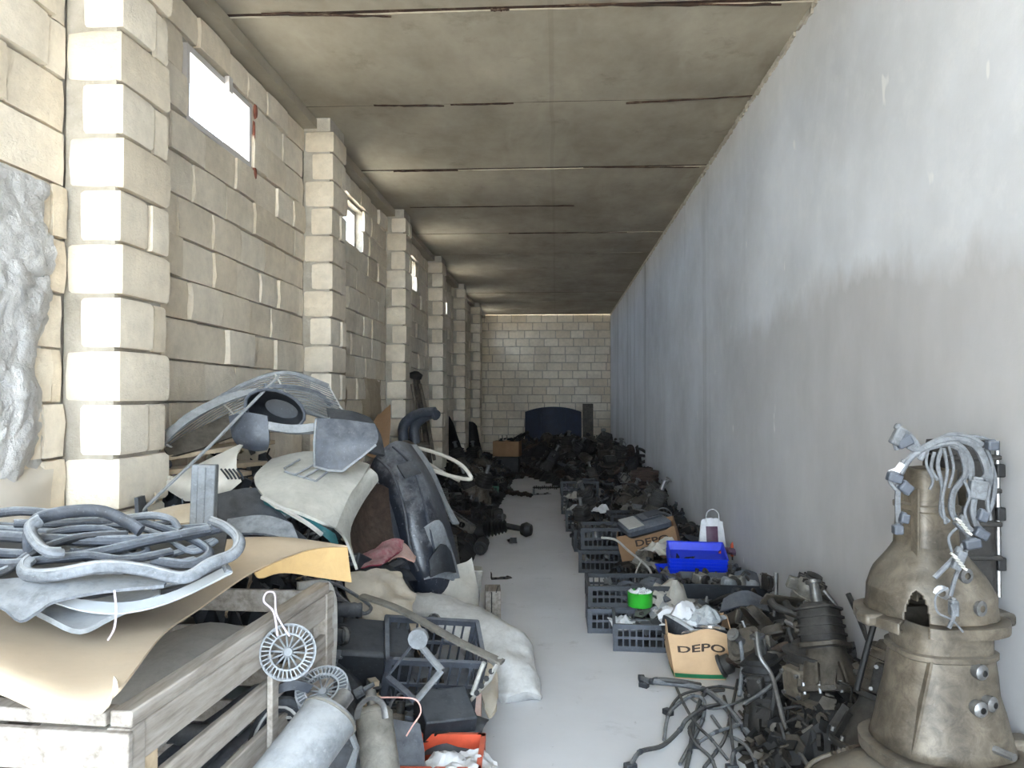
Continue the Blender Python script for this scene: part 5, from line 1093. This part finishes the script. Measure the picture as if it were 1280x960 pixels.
for i, (u, v, y, lb) in enumerate(((790, 640, 8.3, 'black crate at the wall side of the disc stacks front'), (775, 665, 7.5, 'black crate behind the tilted printed carton'), (745, 617, 11.3, 'black crate behind the farthest stack'))):
    filled(P(u, v, y)*1.0 - V((0, 0, P(u, v, y).z-.1)), (.5, .36, .22), rr.uniform(-.1, .1), lb, 'plastic_black', 7, None, 'heaped in the %s' % ['crate before the discs', 'crate behind the carton', 'crate behind the farthest stack'][i], .9, 20+i)
# loose pale things lying on top
put('crumpled_bag', P(660+58, 622, 9.9), (0, 0, .3), ('bag_grey',), label='crumpled pale bag in the single tall crate', where='x', sc=.8)
put('crumpled_bag', P(752, 640, 8.6), (0, 0, 2.3), ('bag_white',), label='white bag scrap behind the single tall crate', where='x', sc=.8)
put('crumpled_bag', P(741, 612, 10.8), (0, 0, 1.3), ('bag_white',), label='tiny white bag scrap next to the farthest stack', where='x', sc=.5)
put('crumpled_bag', P(830, 690, 6.2), (0, 0, 2.1), ('bag_grey',), label='grey crumpled bag under the tilted printed carton', where='x', sc=1.1)
put('crumpled_bag', P(835, 745, 5.2)-V((0, 0, .04)), (0, 0, 1.0), ('bag_grey',), label='dusty clear bag behind the green tin', where='x', sc=1.5)
put('crumpled_bag', P(778, 780, 4.9), (.3, 0, .2), ('bag_white',), label='small white paper scrap in the front black crate', where='x', sc=.55)
# green tin with pale filling
gt = thing('green_tin', 'round bright green tin full of pale bits on the crate', 'tin', P(800, 757, 5.05))
MB().lathe([(0, 0), (.078, 0), (.08, .004), (.08, .086), (.082, .09), (.077, .092), (.076, .03), (0, .03)], 24).build('can', 'green_tin', gt)
m = MB(); r2 = random.Random(2)
for k in range(40): q = r2.uniform(0, 6.28); d = .066*r2.random()**.5; m.box((d*cos(q), d*sin(q), .084+.012*r2.random()), (.022, .018, .014), (r2.random()*3, r2.random()*3, 0))
m.build('pale_filling', 'bag_white', gt, kind='stuff')
# printed cartons
ca, _ = carton(H(878, 850, 0)+V((0, .16, 0)), (.27, .29, .27), (0, 0, -.06), 'cardboard', 'open brown carton printed DEPO, bulging with lamp parts', 1.32, [(0, 'DEPO', .062, .5, .60, .9), (3, 'DEPO', .062, .32, .60, .9)], (.03, .115), 1)
cl = ca.location
for i, (dx, dy, dz, k, mt, s, rt) in enumerate(((-.08, -.06, .25, 'headlamp', None, .8, (.5, -.9, .4)), (.07, -.08, .25, 'headlamp', ('plastic_black', 'chrome'), .8, (-.3, -1.2, 1.2)), (.10, .06, .26, 'headlamp', ('plastic_grey', 'fog_glass'), .8, (.2, -1.3, 2.5)), (-.06, .08, .26, 'crumpled_bag', ('bag_white',), 1.1, (0, 0, 0)), (0, -.12, .24, 'headlamp', ('plastic_black', 'chrome'), .6, (0, -1.0, 1.7)), (.04, .02, .28, 'crumpled_bag', ('fog_glass',), .8, (0, 0, 1)))):
    put(k, cl+V((dx, dy, dz)), rt, mt, 'filling the carton printed with letters', s)
cb, _ = carton(P(815, 693, 6.9), (.50, .36, .26), (.1, -.22, -.15), 'cardboard_dull', 'dull brown printed carton tilted beyond the blue trays', 1.0, [(0, 'DEPO', .085, .58, .58, .9)])
m = MB().box((0, 0, .05), (.40, .30, .10), bev=.03).box((.06, .02, .105), (.18, .16, .02)); M = TR(P(806, 662, 6.75), (.15, -.22, .25)); m.v = [M @ p for p in m.v]
rd = one('speaker_box', 'grey wedge-shaped box lying on the tilted printed carton', 'box', m, 'plastic_slate'); 
mm = MB().box((-.12, -.02, .103), (.14, .26, .006), M=M); mm.v = [q-rd.location for q in mm.v]; mm.build('pale_panel', 'plastic_pale', rd)
mm = MB().box((.10, .02, .118), (.14, .12, .004), M=M); mm.v = [q-rd.location for q in mm.v]; mm.build('window', 'plastic_black', rd)
# blue trays, stacked
b0 = P(866, 718, 5.85)
for k in range(5):
    lb = ['lowest blue plastic tray, skewed under the stack', 'second blue plastic tray from the bottom of the stack', 'middle blue plastic tray of the stack', 'second blue plastic tray from the top of the stack', 'topmost open blue plastic tray of the stack'][k]
    t = thing('plastic_tray', lb, 'tray', b0+V((.02, -.010*k, .02+.026*k)) + (V((-.05, -.06, -.05)) if k == 0 else V()), (.17, 0, -.10 if k else .25), 'blue trays by the plastic bag'); X, Y, Z = .42, .36, .065 if k < 4 else .07
    MB().box((0, 0, .004), (X*.9, Y*.9, .006)).build('base', 'blue_tray', t)
    for (c0, c1) in (((-1, -1), (1, -1)), ((1, -1), (1, 1)), ((1, 1), (-1, 1)), ((-1, 1), (-1, -1))):
        g = [[V(((c0[0]+(c1[0]-c0[0])*q)*X/2*s, (c0[1]+(c1[1]-c0[1])*q)*Y/2*s, z)) for q in (0, .5, 1)] for (s, z) in ((.9, .004), (.97, Z*.9), (1.0, Z*.92), (1.0, Z))]
        MB().plate(g, .005).build('side', 'blue_tray', t, smooth=20)
put('bracket', b0+V((-.05, -.06, .12)), (.3, 0, .2), ('iron_black', 'iron'), 'lying in the topmost blue tray', .8)
# black tray of small parts
bt = thing('parts_tray', 'wide black tray of grey small parts in front of the blue trays', 'tray', P(905, 742, 5.25), (0, 0, -.08))
X, Y, Z = .56, .36, .10; MB().box((0, 0, .004), (X*.9, Y*.9, .008)).build('base', 'plastic_black', bt)
for (c0, c1) in (((-1, -1), (1, -1)), ((1, -1), (1, 1)), ((1, 1), (-1, 1)), ((-1, 1), (-1, -1))):
    MB().plate([[V(((c0[0]+(c1[0]-c0[0])*q)*X/2*s, (c0[1]+(c1[1]-c0[1])*q)*Y/2*s, z)) for q in (0, .5, 1)] for (s, z) in ((.9, .004), (1, Z))], .007).build('side', 'plastic_black', bt)
for i in range(12): put(*[('bracket', None), ('wing_mirror', ('plastic_grey', 'fog_glass')), ('pump', ('alloy_pale', 'iron')), ('timing_gear', None)][i % 4][:1], bt.location+V((rr.uniform(-.2, .2), rr.uniform(-.12, .12), .04+.03*rr.random())), (rr.uniform(-.4, .4), rr.uniform(-.4, .4), rr.uniform(0, 6)), [None, ('plastic_grey', 'fog_glass'), ('alloy_pale', 'iron'), None][i % 4], 'lying in the wide black tray', .7)
# white carrier bag, red knob
wb_ = thing('carrier_bag', 'white carrier bag with purple print slumped by the plastered wall', 'bag', P(890, 690, 6.2))
for sgn in (-1, 1):
    g = [[V((.11*x*(1-.25*v), sgn*(.05*(1-v)*cos(x*1.3)+.012)+.02*noise.noise(V((x*2, v*3, sgn))), .27*v*(1-.10*x*x)+.02*noise.noise(V((x*3, v*2, 4))))) for x in [-1+i/6 for i in range(13)]] for v in [i/10 for i in range(11)]]
    MB().plate(g, .004).build('side', 'bag_white', wb_, smooth=60)
MB().tube(spline([(-.05, -.02, .24), (-.045, -.02, .31), (0, -.015, .34), (.045, -.02, .31), (.05, -.02, .24)], 5), .01, 6, flat=.4).build('handle', 'bag_white', wb_)
MB().plate([[V((-.055+.09*i/4, -.072-.004*sin(i)+.03*j/4, .09+.12*j/4)) for i in range(5)] for j in range(5)], .004).build('print', 'bag_purple', wb_)
put('rubber_hose', P(918, 702, 6.0), (.4, .4, .3), ('bag_purple', 'orange'), sc=1.0, label='dark purple hose beside the white carrier bag', where='x')
rk = thing('reflector', 'small orange-red lamp lens against the plastered wall', 'lamp', P(918, 695, 6.1)); MB().lathe([(0, 0), (.03, .0), (.035, .04), (.03, .09), (.015, .11), (0, .112)], 12).build('lens', 'orange', rk); MB().cyl((0, 0, -.03), (0, 0, .005), .022, n=10).build('socket', 'iron_black', rk)
put('wheel_hub', P(955, 728, 4.9), (0, pi/2, .3), ('iron', 'steel'), sc=.9, label='iron wheel hub standing on edge near the plastered wall', where='x')
cloth('fender_liner', 'curved slate plastic liner arching over the parts behind the carton', 'liner', [[(905, 748, 4.75), (930, 738, 4.75), (955, 748, 4.75)], [(900, 765, 4.65), (930, 758, 4.62), (962, 765, 4.65)]], 'plastic_slate', .01, .01)
cloth('worn_cardboard', 'bluish worn cardboard flap beside the black tray', 'cardboard', [[(915, 715, 5.3), (935, 712, 5.35), (952, 722, 5.4)], [(915, 738, 5.2), (938, 738, 5.2), (958, 740, 5.25)]], 'plastic_slate', .015, .01)
one('white_cable', 'thick white cable looping over the crates near the green tin', 'cable', MB().tube(spline(px([(752, 672, 6.5), (770, 675, 6.4), (785, 688, 6.2), (800, 700, 6.0), (812, 712, 5.8), (816, 730, 5.6), (822, 742, 5.5)]), 6), .010, 7), 'plastic_pale')
one('white_cable', 'thin white cable fork beside the green tin', 'cable', MB().tube(spline(px([(802, 700, 5.95), (795, 715, 5.8), (794, 730, 5.7), (798, 740, 5.6)]), 5), .006, 6), 'plastic_pale')
# fill between crates and the near carton
for i in range(18):
    u, v = rr.uniform(800, 960), rr.uniform(700, 775); y = 6.3-(v-700)/75*1.7
    k, mt = rr.choice([('pump', ('alloy_pale', 'iron')), ('bracket', None), ('engine_cover', ('plastic_grey', 'plastic_slate')), ('alternator', None), ('valve_cover', None), ('crumpled_bag', ('bag_grey',)), ('headlamp', ('plastic_grey', 'fog_glass'))])
    put(k, P(u, v, y)-V((0, 0, .03)), (rr.uniform(-.5, .5), rr.uniform(-.5, .5), rr.uniform(0, 6)), mt, 'between the black tray and the printed carton')

# ================================================================== RIGHT FOREGROUND: gearboxes and cables
def shell(t, name, mat, secs, n=36, notch=None, thick=.010, par=None):
    """open cast shell of rings (z, rx, ry, sq, cx); notch=(angle, half width, ztop) leaves an arched opening"""
    R = []
    for (z, rx, ry, sq, cx) in secs:
        R.append([(cx+rx*math.copysign(abs(cos(q))**(1/(1+sq)), cos(q)), ry*math.copysign(abs(sin(q))**(1/(1+sq)), sin(q)), z) for q in [2*pi*k/n for k in range(n)]])
    m = MB(); m.v = [Vector(p) for r in R for p in r]
    for i in range(len(R)-1):
        for k in range(n):
            q = 2*pi*(k+.5)/n; zc = (secs[i][0]+secs[i+1][0])/2
            if notch:
                d = abs((q-notch[0]+pi) % (2*pi)-pi)
                if d < notch[1]*math.sqrt(max(0, 1-(zc/notch[2])**2)) and zc < notch[2]: continue
            m.f.append((i*n+k, i*n+(k+1) % n, (i+1)*n+(k+1) % n, (i+1)*n+k))
    o = m.build(name, mat, par or t, jit=.004); s = o.modifiers.new('wall', 'SOLIDIFY'); s.thickness = thick; s.offset = -1
    return o
TX, TY = 1.115, 2.36; FACE = math.atan2(-TY, -TX)
def on_face(s, z, rx, ry, rz=0):         # a spot on a round casting, s metres across its aisle-facing side
    q = FACE-rz+math.asin(max(-.97, min(.97, s/rx))); return TR((rx*cos(q), ry*sin(q), z), (pi/2, 0, q+pi/2))
def dense(secs, k=4):
    out = []
    for a, b in zip(secs[:-1], secs[1:]):
        for i in range(k): f = i/k; out.append(tuple(x+(y-x)*f for x, y in zip(a, b)))
    return out+[secs[-1]]
# upper housing, mouth down
ta = thing('bell_housing', 'upper oily alloy bell housing stacked mouth-down, draped with wires', 'gearbox', (TX-.01, TY, .885), (0, .02, .15), 'stacked transmission housings')
shell(ta, 'casting', 'alloy', dense([(.032, .172, .160, .25, 0), (.10, .165, .150, .3, .0), (.15, .135, .128, .5, -.005), (.215, .085, .09, .7, -.01), (.23, .074, .08, .8, -.012), (.33, .070, .076, .8, -.012), (.335, .076, .08, .8, -.012), (.35, .076, .08, .8, -.012), (.355, .068, .075, .8, -.012), (.455, .066, .072, .8, -.012)], 14), n=180, notch=(FACE-.15-.12, .24, .12))
shell(ta, 'flange', 'alloy', [(0, .178, .165, .25, 0), (.0, .20, .182, .25, 0), (.028, .20, .182, .25, 0), (.034, .172, .16, .25, 0)], n=180, notch=(FACE-.15-.12, .24, .12), thick=.008)
MB().box((-.19, -.02, .018), (.07, .06, .034)).build('lug', 'alloy', ta, bevel=.01)
MB().box((.185, -.02, .018), (.10, .08, .04)).build('lug', 'alloy_dark', ta, bevel=.012)
for (s, z, r_) in ((.085, .165, .122), (.12, .08, .155), (.03, .12, .142)): MB().lathe([(.010, 0), (.020, 0), (.022, .016), (.010, .018)], 12, on_face(s, z, r_, r_*.96, .15), cap=False).build('boss', 'steel', ta)
MB().box((-.085, -.06, .24), (.006, .03, .32)).box((.07, -.05, .40), (.006, .03, .10)).build('edge_rib', 'alloy', ta)
# dark gear case standing behind it
gc = thing('gear_case', 'tall dark gear case standing behind the upper bell housing', 'gearbox', (TX+.125, TY+.10, .95), (0, 0, .05), 'stacked transmission housings')
bell(gc, 'case', 'iron', [(0, .085, .08, 1.5, 0), (.2, .085, .08, 1.5, 0), (.4, .08, .075, 1.6, 0), (.47, .07, .07, 1.4, 0)], 20)
for z in (.12, .22, .32, .42): MB().box((0, 0, z), (.178, .168, .014)).build('rib', 'iron', gc, bevel=.004)
MB().cyl((.088, -.06, .0), (.088, -.06, .47), .008, n=8).build('breather_pipe', 'steel', gc)
for z in (.1, .25, .38): MB().box((.092, -.062, z), (.026, .026, .04)).build('clip', 'iron_black', gc, bevel=.004)
# lower housing
tb = thing('bell_housing', 'lower oily brown bell housing carrying the upper one', 'gearbox', (TX+.01, TY-.02, .505), (0, 0, .1), 'stacked transmission housings')
shell(tb, 'casting', 'alloy', dense([(.035, .185, .165, .35, 0), (.10, .168, .15, .4, 0), (.20, .142, .132, .45, 0), (.30, .128, .122, .5, 0), (.305, .136, .13, .5, 0), (.318, .136, .13, .5, 0), (.322, .124, .12, .5, 0), (.40, .124, .12, .5, 0)], 2))
shell(tb, 'flange', 'alloy', [(0, .185, .17, .35, 0), (0, .212, .192, .35, 0), (.032, .212, .192, .35, 0), (.038, .185, .165, .35, 0)], thick=.008)
MB().box((.205, -.03, .03), (.09, .07, .06)).build('lug', 'alloy', tb, bevel=.012)
for (s, z, r_) in ((.095, .285, .134), (.092, .19, .148), (.118, .20, .148)): MB().lathe([(.009, -.01), (.020, -.01), (.022, .016), (.012, .024), (.009, .024)], 12, on_face(s, z, r_, r_*.95, .1), cap=False).build('boss', 'steel', tb)
MB().cyl((0, 0, -.01), (0, 0, .05), .011, n=8, M=on_face(.14, .08, .178, .165, .1)).build('stud', 'steel', tb)
MB().box((-.12, -.10, .18), (.008, .03, .26), (0, .22, 0)).build('edge_rib', 'alloy', tb)
# what they stand on
tc = thing('gear_case', 'dark gear case at the bottom of the transmission stack', 'gearbox', (TX+.02, TY+.02, 0), (0, 0, .1), 'stacked transmission housings')
bell(tc, 'case', 'iron_black', [(0, .16, .15, 1.3, 0), (.05, .17, .16, 1.3, 0), (.3, .15, .14, 1.2, 0), (.47, .14, .13, 1, 0)], 20)
for k in range(5): MB().box((-.12+.06*k, -.15, .25), (.014, .03, .4)).build('rib', 'alloy_dark', tc)
MB().cyl((.12, -.16, .40), (.2, -.2, .33), .03, n=12).build('pipe_stub', 'rust', tc)
td = thing('clutch_cover', 'ribbed brown domed clutch cover leaning at the stack foot', 'clutch cover', (.915, 2.42, .36), (-.5, -.35, 0))
MB().lathe([(.19, -.02), (.2, -.01), (.2, .02), (.17, .05), (.12, .085), (.06, .10), (0, .102)], 28).build('dome', 'alloy', td)
for k in range(6):
    q = .5+k*.5; MB().tube(spline([(.03*cos(q), .03*sin(q), .105), (.1*cos(q+.15), .1*sin(q+.15), .098), (.165*cos(q+.4), .165*sin(q+.4), .058)], 5), .008, 6).build('rib', 'alloy', td)
bell(thing('gear_case', 'oily low casing underneath the ribbed clutch cover', 'gearbox', (.93, 2.5, 0)), 'case', 'alloy_dark', [(0, .17, .16, 1, 0), (.18, .16, .15, 1, 0), (.30, .12, .11, .6, 0)], 18)
# wiring loom over the top
wl_ = thing('wiring_loom', 'tangle of grey wires and plugs draped over the upper housing', 'wiring', P(1190, 640, 2.2))
Z0 = 2.16
LO = [([(1135, 556, Z0), (1150, 562, Z0), (1175, 551, Z0), (1200, 549, Z0), (1220, 558, Z0), (1232, 580, Z0), (1236, 605, Z0)], .011), ([(1125, 592, Z0), (1140, 570, Z0), (1165, 558, Z0), (1195, 555, Z0), (1212, 575, Z0), (1214, 600, Z0)], .009),
 ([(1195, 552, Z0), (1205, 575, Z0), (1206, 595, Z0), (1192, 615, Z0), (1190, 640, Z0), (1200, 655, Z0)], .009), ([(1178, 560, Z0), (1172, 580, Z0), (1178, 610, Z0), (1176, 640, Z0), (1186, 652, Z0)], .006), ([(1168, 565, Z0), (1164, 585, Z0), (1172, 600, Z0)], .005),
 ([(1222, 605, Z0), (1216, 635, Z0), (1220, 655, Z0), (1228, 665, Z0)], .009), ([(1225, 560, Z0), (1232, 590, Z0), (1226, 600, Z0)], .006), ([(1240, 552, Z0), (1225, 546, Z0), (1200, 545, Z0), (1180, 546, Z0)], .004), ([(1123, 605, Z0), (1122, 630, Z0), (1124, 655, Z0), (1130, 640, Z0)], .008),
 ([(1205, 680, Z0), (1190, 700, Z0), (1168, 722, Z0)], .007), ([(1195, 655, Z0), (1210, 672, Z0), (1205, 695, Z0), (1195, 720, Z0), (1188, 745, Z0)], .006), ([(1185, 735, Z0-.02), (1170, 745, Z0-.02), (1172, 765, Z0-.02), (1190, 775, Z0-.02), (1204, 790, Z0-.02)], .003), ([(1190, 755, Z0-.02), (1192, 770, Z0-.02), (1186, 785, Z0-.02)], .006),
 ([(1238, 575, Z0+.02), (1244, 600, Z0+.03), (1240, 630, Z0+.03), (1230, 650, Z0)], .006), ([(1150, 575, Z0), (1160, 560, Z0), (1185, 555, Z0), (1205, 565, Z0)], .008),
 ([(1160, 562, Z0), (1158, 580, Z0), (1166, 600, Z0), (1162, 612, Z0)], .004), ([(1180, 560, Z0-.01), (1184, 590, Z0-.01), (1178, 625, Z0-.01), (1182, 655, Z0-.01)], .0045), ([(1186, 558, Z0-.01), (1192, 585, Z0-.01), (1186, 610, Z0-.01)], .004),
 ([(1232, 560, Z0), (1240, 585, Z0+.01), (1234, 625, Z0), (1238, 650, Z0)], .006), ([(1130, 575, Z0), (1120, 590, Z0), (1112, 600, Z0), (1120, 612, Z0)], .006), ([(1148, 560, Z0), (1140, 548, Z0), (1126, 538, Z0), (1118, 546, Z0), (1122, 562, Z0)], .009),
 ([(1205, 600, Z0-.02), (1212, 620, Z0-.02), (1206, 640, Z0-.02), (1212, 660, Z0-.02)], .004), ([(1196, 660, Z0-.02), (1186, 672, Z0-.02), (1190, 690, Z0-.02)], .004), ([(1170, 552, Z0), (1190, 543, Z0), (1215, 548, Z0), (1228, 556, Z0)], .007)]
for p, r_ in LO: MB().tube(spline(px(p), 6), r_, 7).build('wire', 'cable', wl_, world=True)
for (u, v, sx, sz, ry) in ((1122, 545, .03, .06, .5), (1130, 552, .05, .035, -.4), (1118, 597, .045, .03, .3), (1132, 610, .04, .035, .7), (1122, 662, .03, .03, 0), (1130, 648, .028, .03, .2), (1222, 612, .055, .06, .15), (1204, 658, .03, .055, -.8), (1226, 667, .045, .03, .5), (1215, 680, .05, .03, -.2), (1198, 700, .03, .065, .4), (1240, 557, .035, .03, 0), (1192, 760, .025, .05, 0), (1228, 645, .03, .035, .4)):
    MB().box(P(u, v, Z0-.012), (sx*.85, .026, sz*.85), (0, ry, 0)).box(P(u, v, Z0-.012)+V((0, 0, sz*.42)), (sx*.5, .018, sz*.3), (0, ry, 0)).build('plug', 'plastic_slate' if sz < .05 else 'cable', wl_, world=True, bevel=.005)
for (u, v) in ((1204, 658), (1198, 702)):
    for k in range(5): MB().box(P(u-6+k*3.2, v-8+k*4, Z0-.03), (.018, .008, .006), (0, .6, 0)).build('pin', 'plastic_pale', wl_, world=True)
MB().tube(px([(1112, 592, Z0), (1122, 588, Z0), (1128, 580, Z0)]), .010, 7).build('white_plug', 'bag_white', wl_, world=True)
# gearboxes beside the stack
GB = [((1035, 938, None), 1.15, (.0, -.12, .5), ('alloy', 'iron'), 'oily brown gearbox standing on its bell beside the clutch cover'),
      ((1008, 862, 3.7), 1.0, (.25, .1, 2.2), ('alloy_pale', 'iron'), 'pale gearbox standing behind the long bent pipe'),
      ((968, 890, 3.62), .85, (-.15, -.1, .9), ('iron', 'iron_black'), 'dark gearbox right behind the floor cables'),
      ((1040, 815, 3.95), 1.1, (.5, .5, 1.2), ('iron_black', 'iron'), 'black gearbox leaning under the two steel rods'),
      ((990, 790, 4.05), .95, (1.2, .3, .3), ('alloy_dark', 'iron'), 'dark gearbox lying on top of the gearbox pile'),
      ((968, 805, 4.0), .8, (-.9, .4, 2.6), ('alloy_pale', 'alloy_dark'), 'pale gearbox beside the carton printed with letters'),
      ((1085, 830, 3.35), .9, (.3, -.3, 4.0), ('alloy_dark', 'iron'), 'dark gearbox behind the transmission stack'),
      ((1110, 900, 2.95), 1.0, (.2, .2, 1.0), ('iron', 'alloy_dark'), 'grimy gearbox between clutch cover and plastered wall')]
for (pt, s, rt, mt, lb) in GB:
    loc = H(pt[0], pt[1], 0) if pt[2] is None else P(*pt); loc.x = min(loc.x, XR-.2); loc.z = max(0.02, loc.z-.12) if pt[2] else .02
    put('gearbox', loc, rt, mt, 'x', s, 'gearboxes piled by the plastered wall', lb)
def hf_g(x, y):
    if y < 2.7: return 0
    d = max(0, min(1, (x-max(.8, .25*y-.05))/.4)); return d*(.40 if y > 3.2 else .2)*(.85+.4*noise.noise(V((x*5, y*4, 9))))
heapstuff('scrap_heap', 'greasy bed of small parts beneath the gearbox pile', .68, XR-.03, 2.7, 4.5, hf_g, 800, ['iron_black', 'iron', 'alloy_dark'], 35, cell=.06)
rr = random.Random(303)
for i in range(30):
    y = rr.uniform(3.5, 4.6); x = rr.uniform(max(.96, .26*y-.02), XR-.16); k, mt = rr.choice([('alternator', ('alloy_dark', 'iron')), ('starter_motor', None), ('exhaust_manifold', None), ('control_arm', None), ('bracket', None), ('pump', None), ('wheel_hub', None), ('cylinder_head', ('alloy_dark', 'iron')), ('valve_cover', ('alloy_dark', 'iron'))])
    put(k, (x, y, hf_g(x, y)+rr.uniform(-.03, .10)), (rr.uniform(-.9, .9), rr.uniform(-.9, .9), rr.uniform(0, 6)), mt, 'wedged among the piled gearboxes')
put('alternator', P(1010, 740, 4.05), (.2, .3, 0), ('alloy_pale', 'iron'), label='alternator crowning the gearbox pile', where='x', sc=1.2)
put('exhaust_manifold', P(985, 760, 4.0), (.6, .2, .4), ('alloy_dark', 'iron'), label='dark manifold just under the crowning alternator', where='x', sc=1.0)
# rods and pipes
ROD = [([(1030, 738, 3.9), (1048, 762, 3.85), (1066, 795, 3.8)], .011, 'steel', 'steel rod leaning on the wall, nearer the pile'), ([(1060, 742, 3.6), (1072, 768, 3.55), (1085, 800, 3.5)], .012, 'iron', 'dark steel rod leaning beside the lighter one'),
       ([(1096, 768, 2.75), (1084, 810, 2.75), (1071, 862, 2.75)], .011, 'iron_black', 'thin black rod leaning on the upper housing lug'), ([(970, 716, 4.3), (970, 745, 4.3), (968, 770, 4.3)], .012, 'steel', 'bright upright pipe stub behind the gearbox pile'),
       ([(946, 790, 3.6), (950, 820, 3.55), (965, 845, 3.5), (974, 880, 3.4), (984, 915, 3.3), (1002, 945, 3.2), (1022, 975, 3.05)], .010, 'steel', 'long bent steel pipe running down in front of the pile'),
       ([(955, 800, 3.7), (958, 840, 3.6), (968, 860, 3.5), (962, 905, 3.45)], .009, 'cable_dark', 'dark hose hanging in front of the pile'), ([(985, 785, 3.7), (992, 815, 3.65), (978, 840, 3.55), (960, 860, 3.5), (930, 880, 3.5)], .009, 'cable_dark', 'dark hose curving down to the floor cables'),
       ([(925, 800, 3.8), (928, 830, 3.75), (924, 870, 3.65)], .010, 'cable', 'upright grey pipe beside the printed carton')]
for (p, r_, mt, lb) in ROD: one('steel_rod' if 'rod' in lb else 'pipe', lb, 'rod' if 'rod' in lb else 'pipe', MB().tube(spline(px(p), 6), r_, 8), mt, 'rods and pipes at the gearbox pile')
# wiring looms on the floor
CAB = [[(802, 848), (815, 852), (845, 855), (880, 862), (905, 880), (930, 910), (945, 930)], [(805, 856), (820, 850), (850, 852), (875, 856)], [(788, 958), (800, 940), (828, 932), (850, 912), (858, 900), (880, 885), (905, 880)],
       [(830, 925), (835, 895), (848, 880), (866, 870), (880, 876), (878, 900), (866, 925), (850, 955)], [(852, 985), (862, 940), (868, 900), (880, 868), (905, 862)], [(845, 858), (855, 880), (870, 905), (890, 925), (910, 950)], [(870, 930), (895, 915), (925, 905), (945, 890)],
       [(880, 960), (895, 940), (905, 925), (912, 900), (918, 870), (922, 850)], [(915, 960), (918, 940), (940, 930), (965, 920)], [(890, 870), (915, 895), (935, 915), (955, 945), (962, 980)], [(835, 890), (850, 870), (875, 862), (900, 858), (925, 862)], [(900, 985), (890, 950), (870, 930), (862, 910), (880, 890)],
       [(945, 985), (945, 955), (930, 930), (905, 915), (890, 895)], [(905, 870), (912, 895), (915, 925), (920, 960)], [(960, 985), (955, 950), (960, 915), (968, 885)], [(860, 870), (885, 885), (910, 882), (935, 872), (950, 868)]]
NM = ['thick grey cable starting at the carton foot', 'short cable end with plug at the carton foot', 'longest grey cable reaching out across the pale floor', 'cable looping round in the middle of the floor tangle',
      'cable running straight out from the carton through the tangle', 'thin dark cable slanting from the carton foot across the tangle', 'cable bowing across the front of the tangle', 'dark cable rising to the dark gearbox behind the tangle',
      'thick cable end at the tangle front, below the bent pipe', 'thin cable slanting down to the bent pipe', 'thin cable arching along the back of the tangle', 'dark cable curling up from the tangle front', 'cable curving in from the bent pipe foot',
      'thin cable lying straight through the tangle centre', 'dark cable alongside the long bent pipe', 'thinnest cable weaving along the tangle back']
for i, p in enumerate(CAB):
    r_ = [.015, .013, .010, .009, .010, .007, .008, .008, .009, .007, .007, .008, .008, .007, .008, .006][i]; r3 = random.Random(i); q = [H(u, v, .012+.05*r3.random()*(0 < k < len(p)-1)) for k, (u, v) in enumerate(p)]
    o = one('floor_cable', NM[i], 'cable', MB().tube(spline(q, 6), r_, 7), 'cable_dark' if i % 3 else 'cable', 'cables tangled on the floor')
    if i % 2 == 0 or i == 1:
        m = MB().box(q[0], (.035, .05, .028), (0, 0, i)); m.v = [x-o.location for x in m.v]; m.build('plug', 'plastic_black', o, bevel=.004)
    m = MB()
    for k in range(1, len(q)-1, 2): m.lathe([(r_*1.05, -.012), (r_*1.15, -.01), (r_*1.15, .01), (r_*1.05, .012)], 8, Matrix.Translation(q[k]-o.location) @ (q[k+1]-q[k-1]).to_track_quat('Z', 'Y').to_matrix().to_4x4())
    m.build('tape_wraps', 'rubber_black', o, kind='stuff')
put('bracket', H(985, 950, 0), (0, 0, .4), ('cardboard_dull', 'iron'), label='small tan plate on the floor by the long bent pipe', where='x')

# ================================================================== drop scattered parts that nothing shows of, then tell alike ones apart
dg = bpy.context.evaluated_depsgraph_get(); dg.update()
eye = Vector((0, 0, CAMZ)); kinds = set(KIND); ROOTS = [o for o in col.objects if o.parent is None and o.name.split('.')[0] in kinds and 'category' in o]
_Ri = _R.transposed()
for o in ROOTS:
    seen = 0; tot = 0; rnd = random.Random(1)
    for ch in o.children:
        if seen >= 2: break
        vs = ch.data.vertices; mw = ch.matrix_world
        for k in rnd.sample(range(len(vs)), min(12, len(vs))):
            p = mw @ vs[k].co; d = p-eye; q = _Ri @ d
            if q.z > -.1 or abs(q.x/q.z) > .667 or abs(q.y/q.z) > .5: continue
            if seen >= 2: break
            tot += 1; L = d.length; d.normalize()
            hit, loc, nn, idx, ob, mt = scn.ray_cast(dg, eye, d, distance=L-.004)
            if not hit or ob.parent == o: seen += 1
    if seen < 2:
        for ch in list(o.children): bpy.data.objects.remove(ch)
        bpy.data.objects.remove(o)
by = {}
for o in col.objects:
    if o.parent is None and 'category' in o and 'label' in o: by.setdefault(o['label'], []).append(o)
ORD = ['nearest', 'second nearest', 'third nearest', 'fourth nearest', 'fifth nearest', 'sixth nearest', 'seventh nearest', 'eighth nearest', 'ninth nearest', 'tenth nearest']
for lb, os_ in by.items():
    if len(os_) < 2 or len(os_) > 10: continue
    stack = 'stack' in lb and len({round(o.location.z, 2) for o in os_}) == len(os_)
    os_.sort(key=lambda o: o.location.z if stack else o.location.y)
    for k, o in enumerate(os_):
        if stack: wd = 'lowest' if k == 0 else 'topmost' if k == len(os_)-1 else ['', 'second', 'third', 'fourth', 'fifth', 'sixth', 'seventh'][k]+' from the bottom'
        else: wd = 'farthest' if k == len(os_)-1 else ORD[k]
        o['label'] = lb+', '+wd
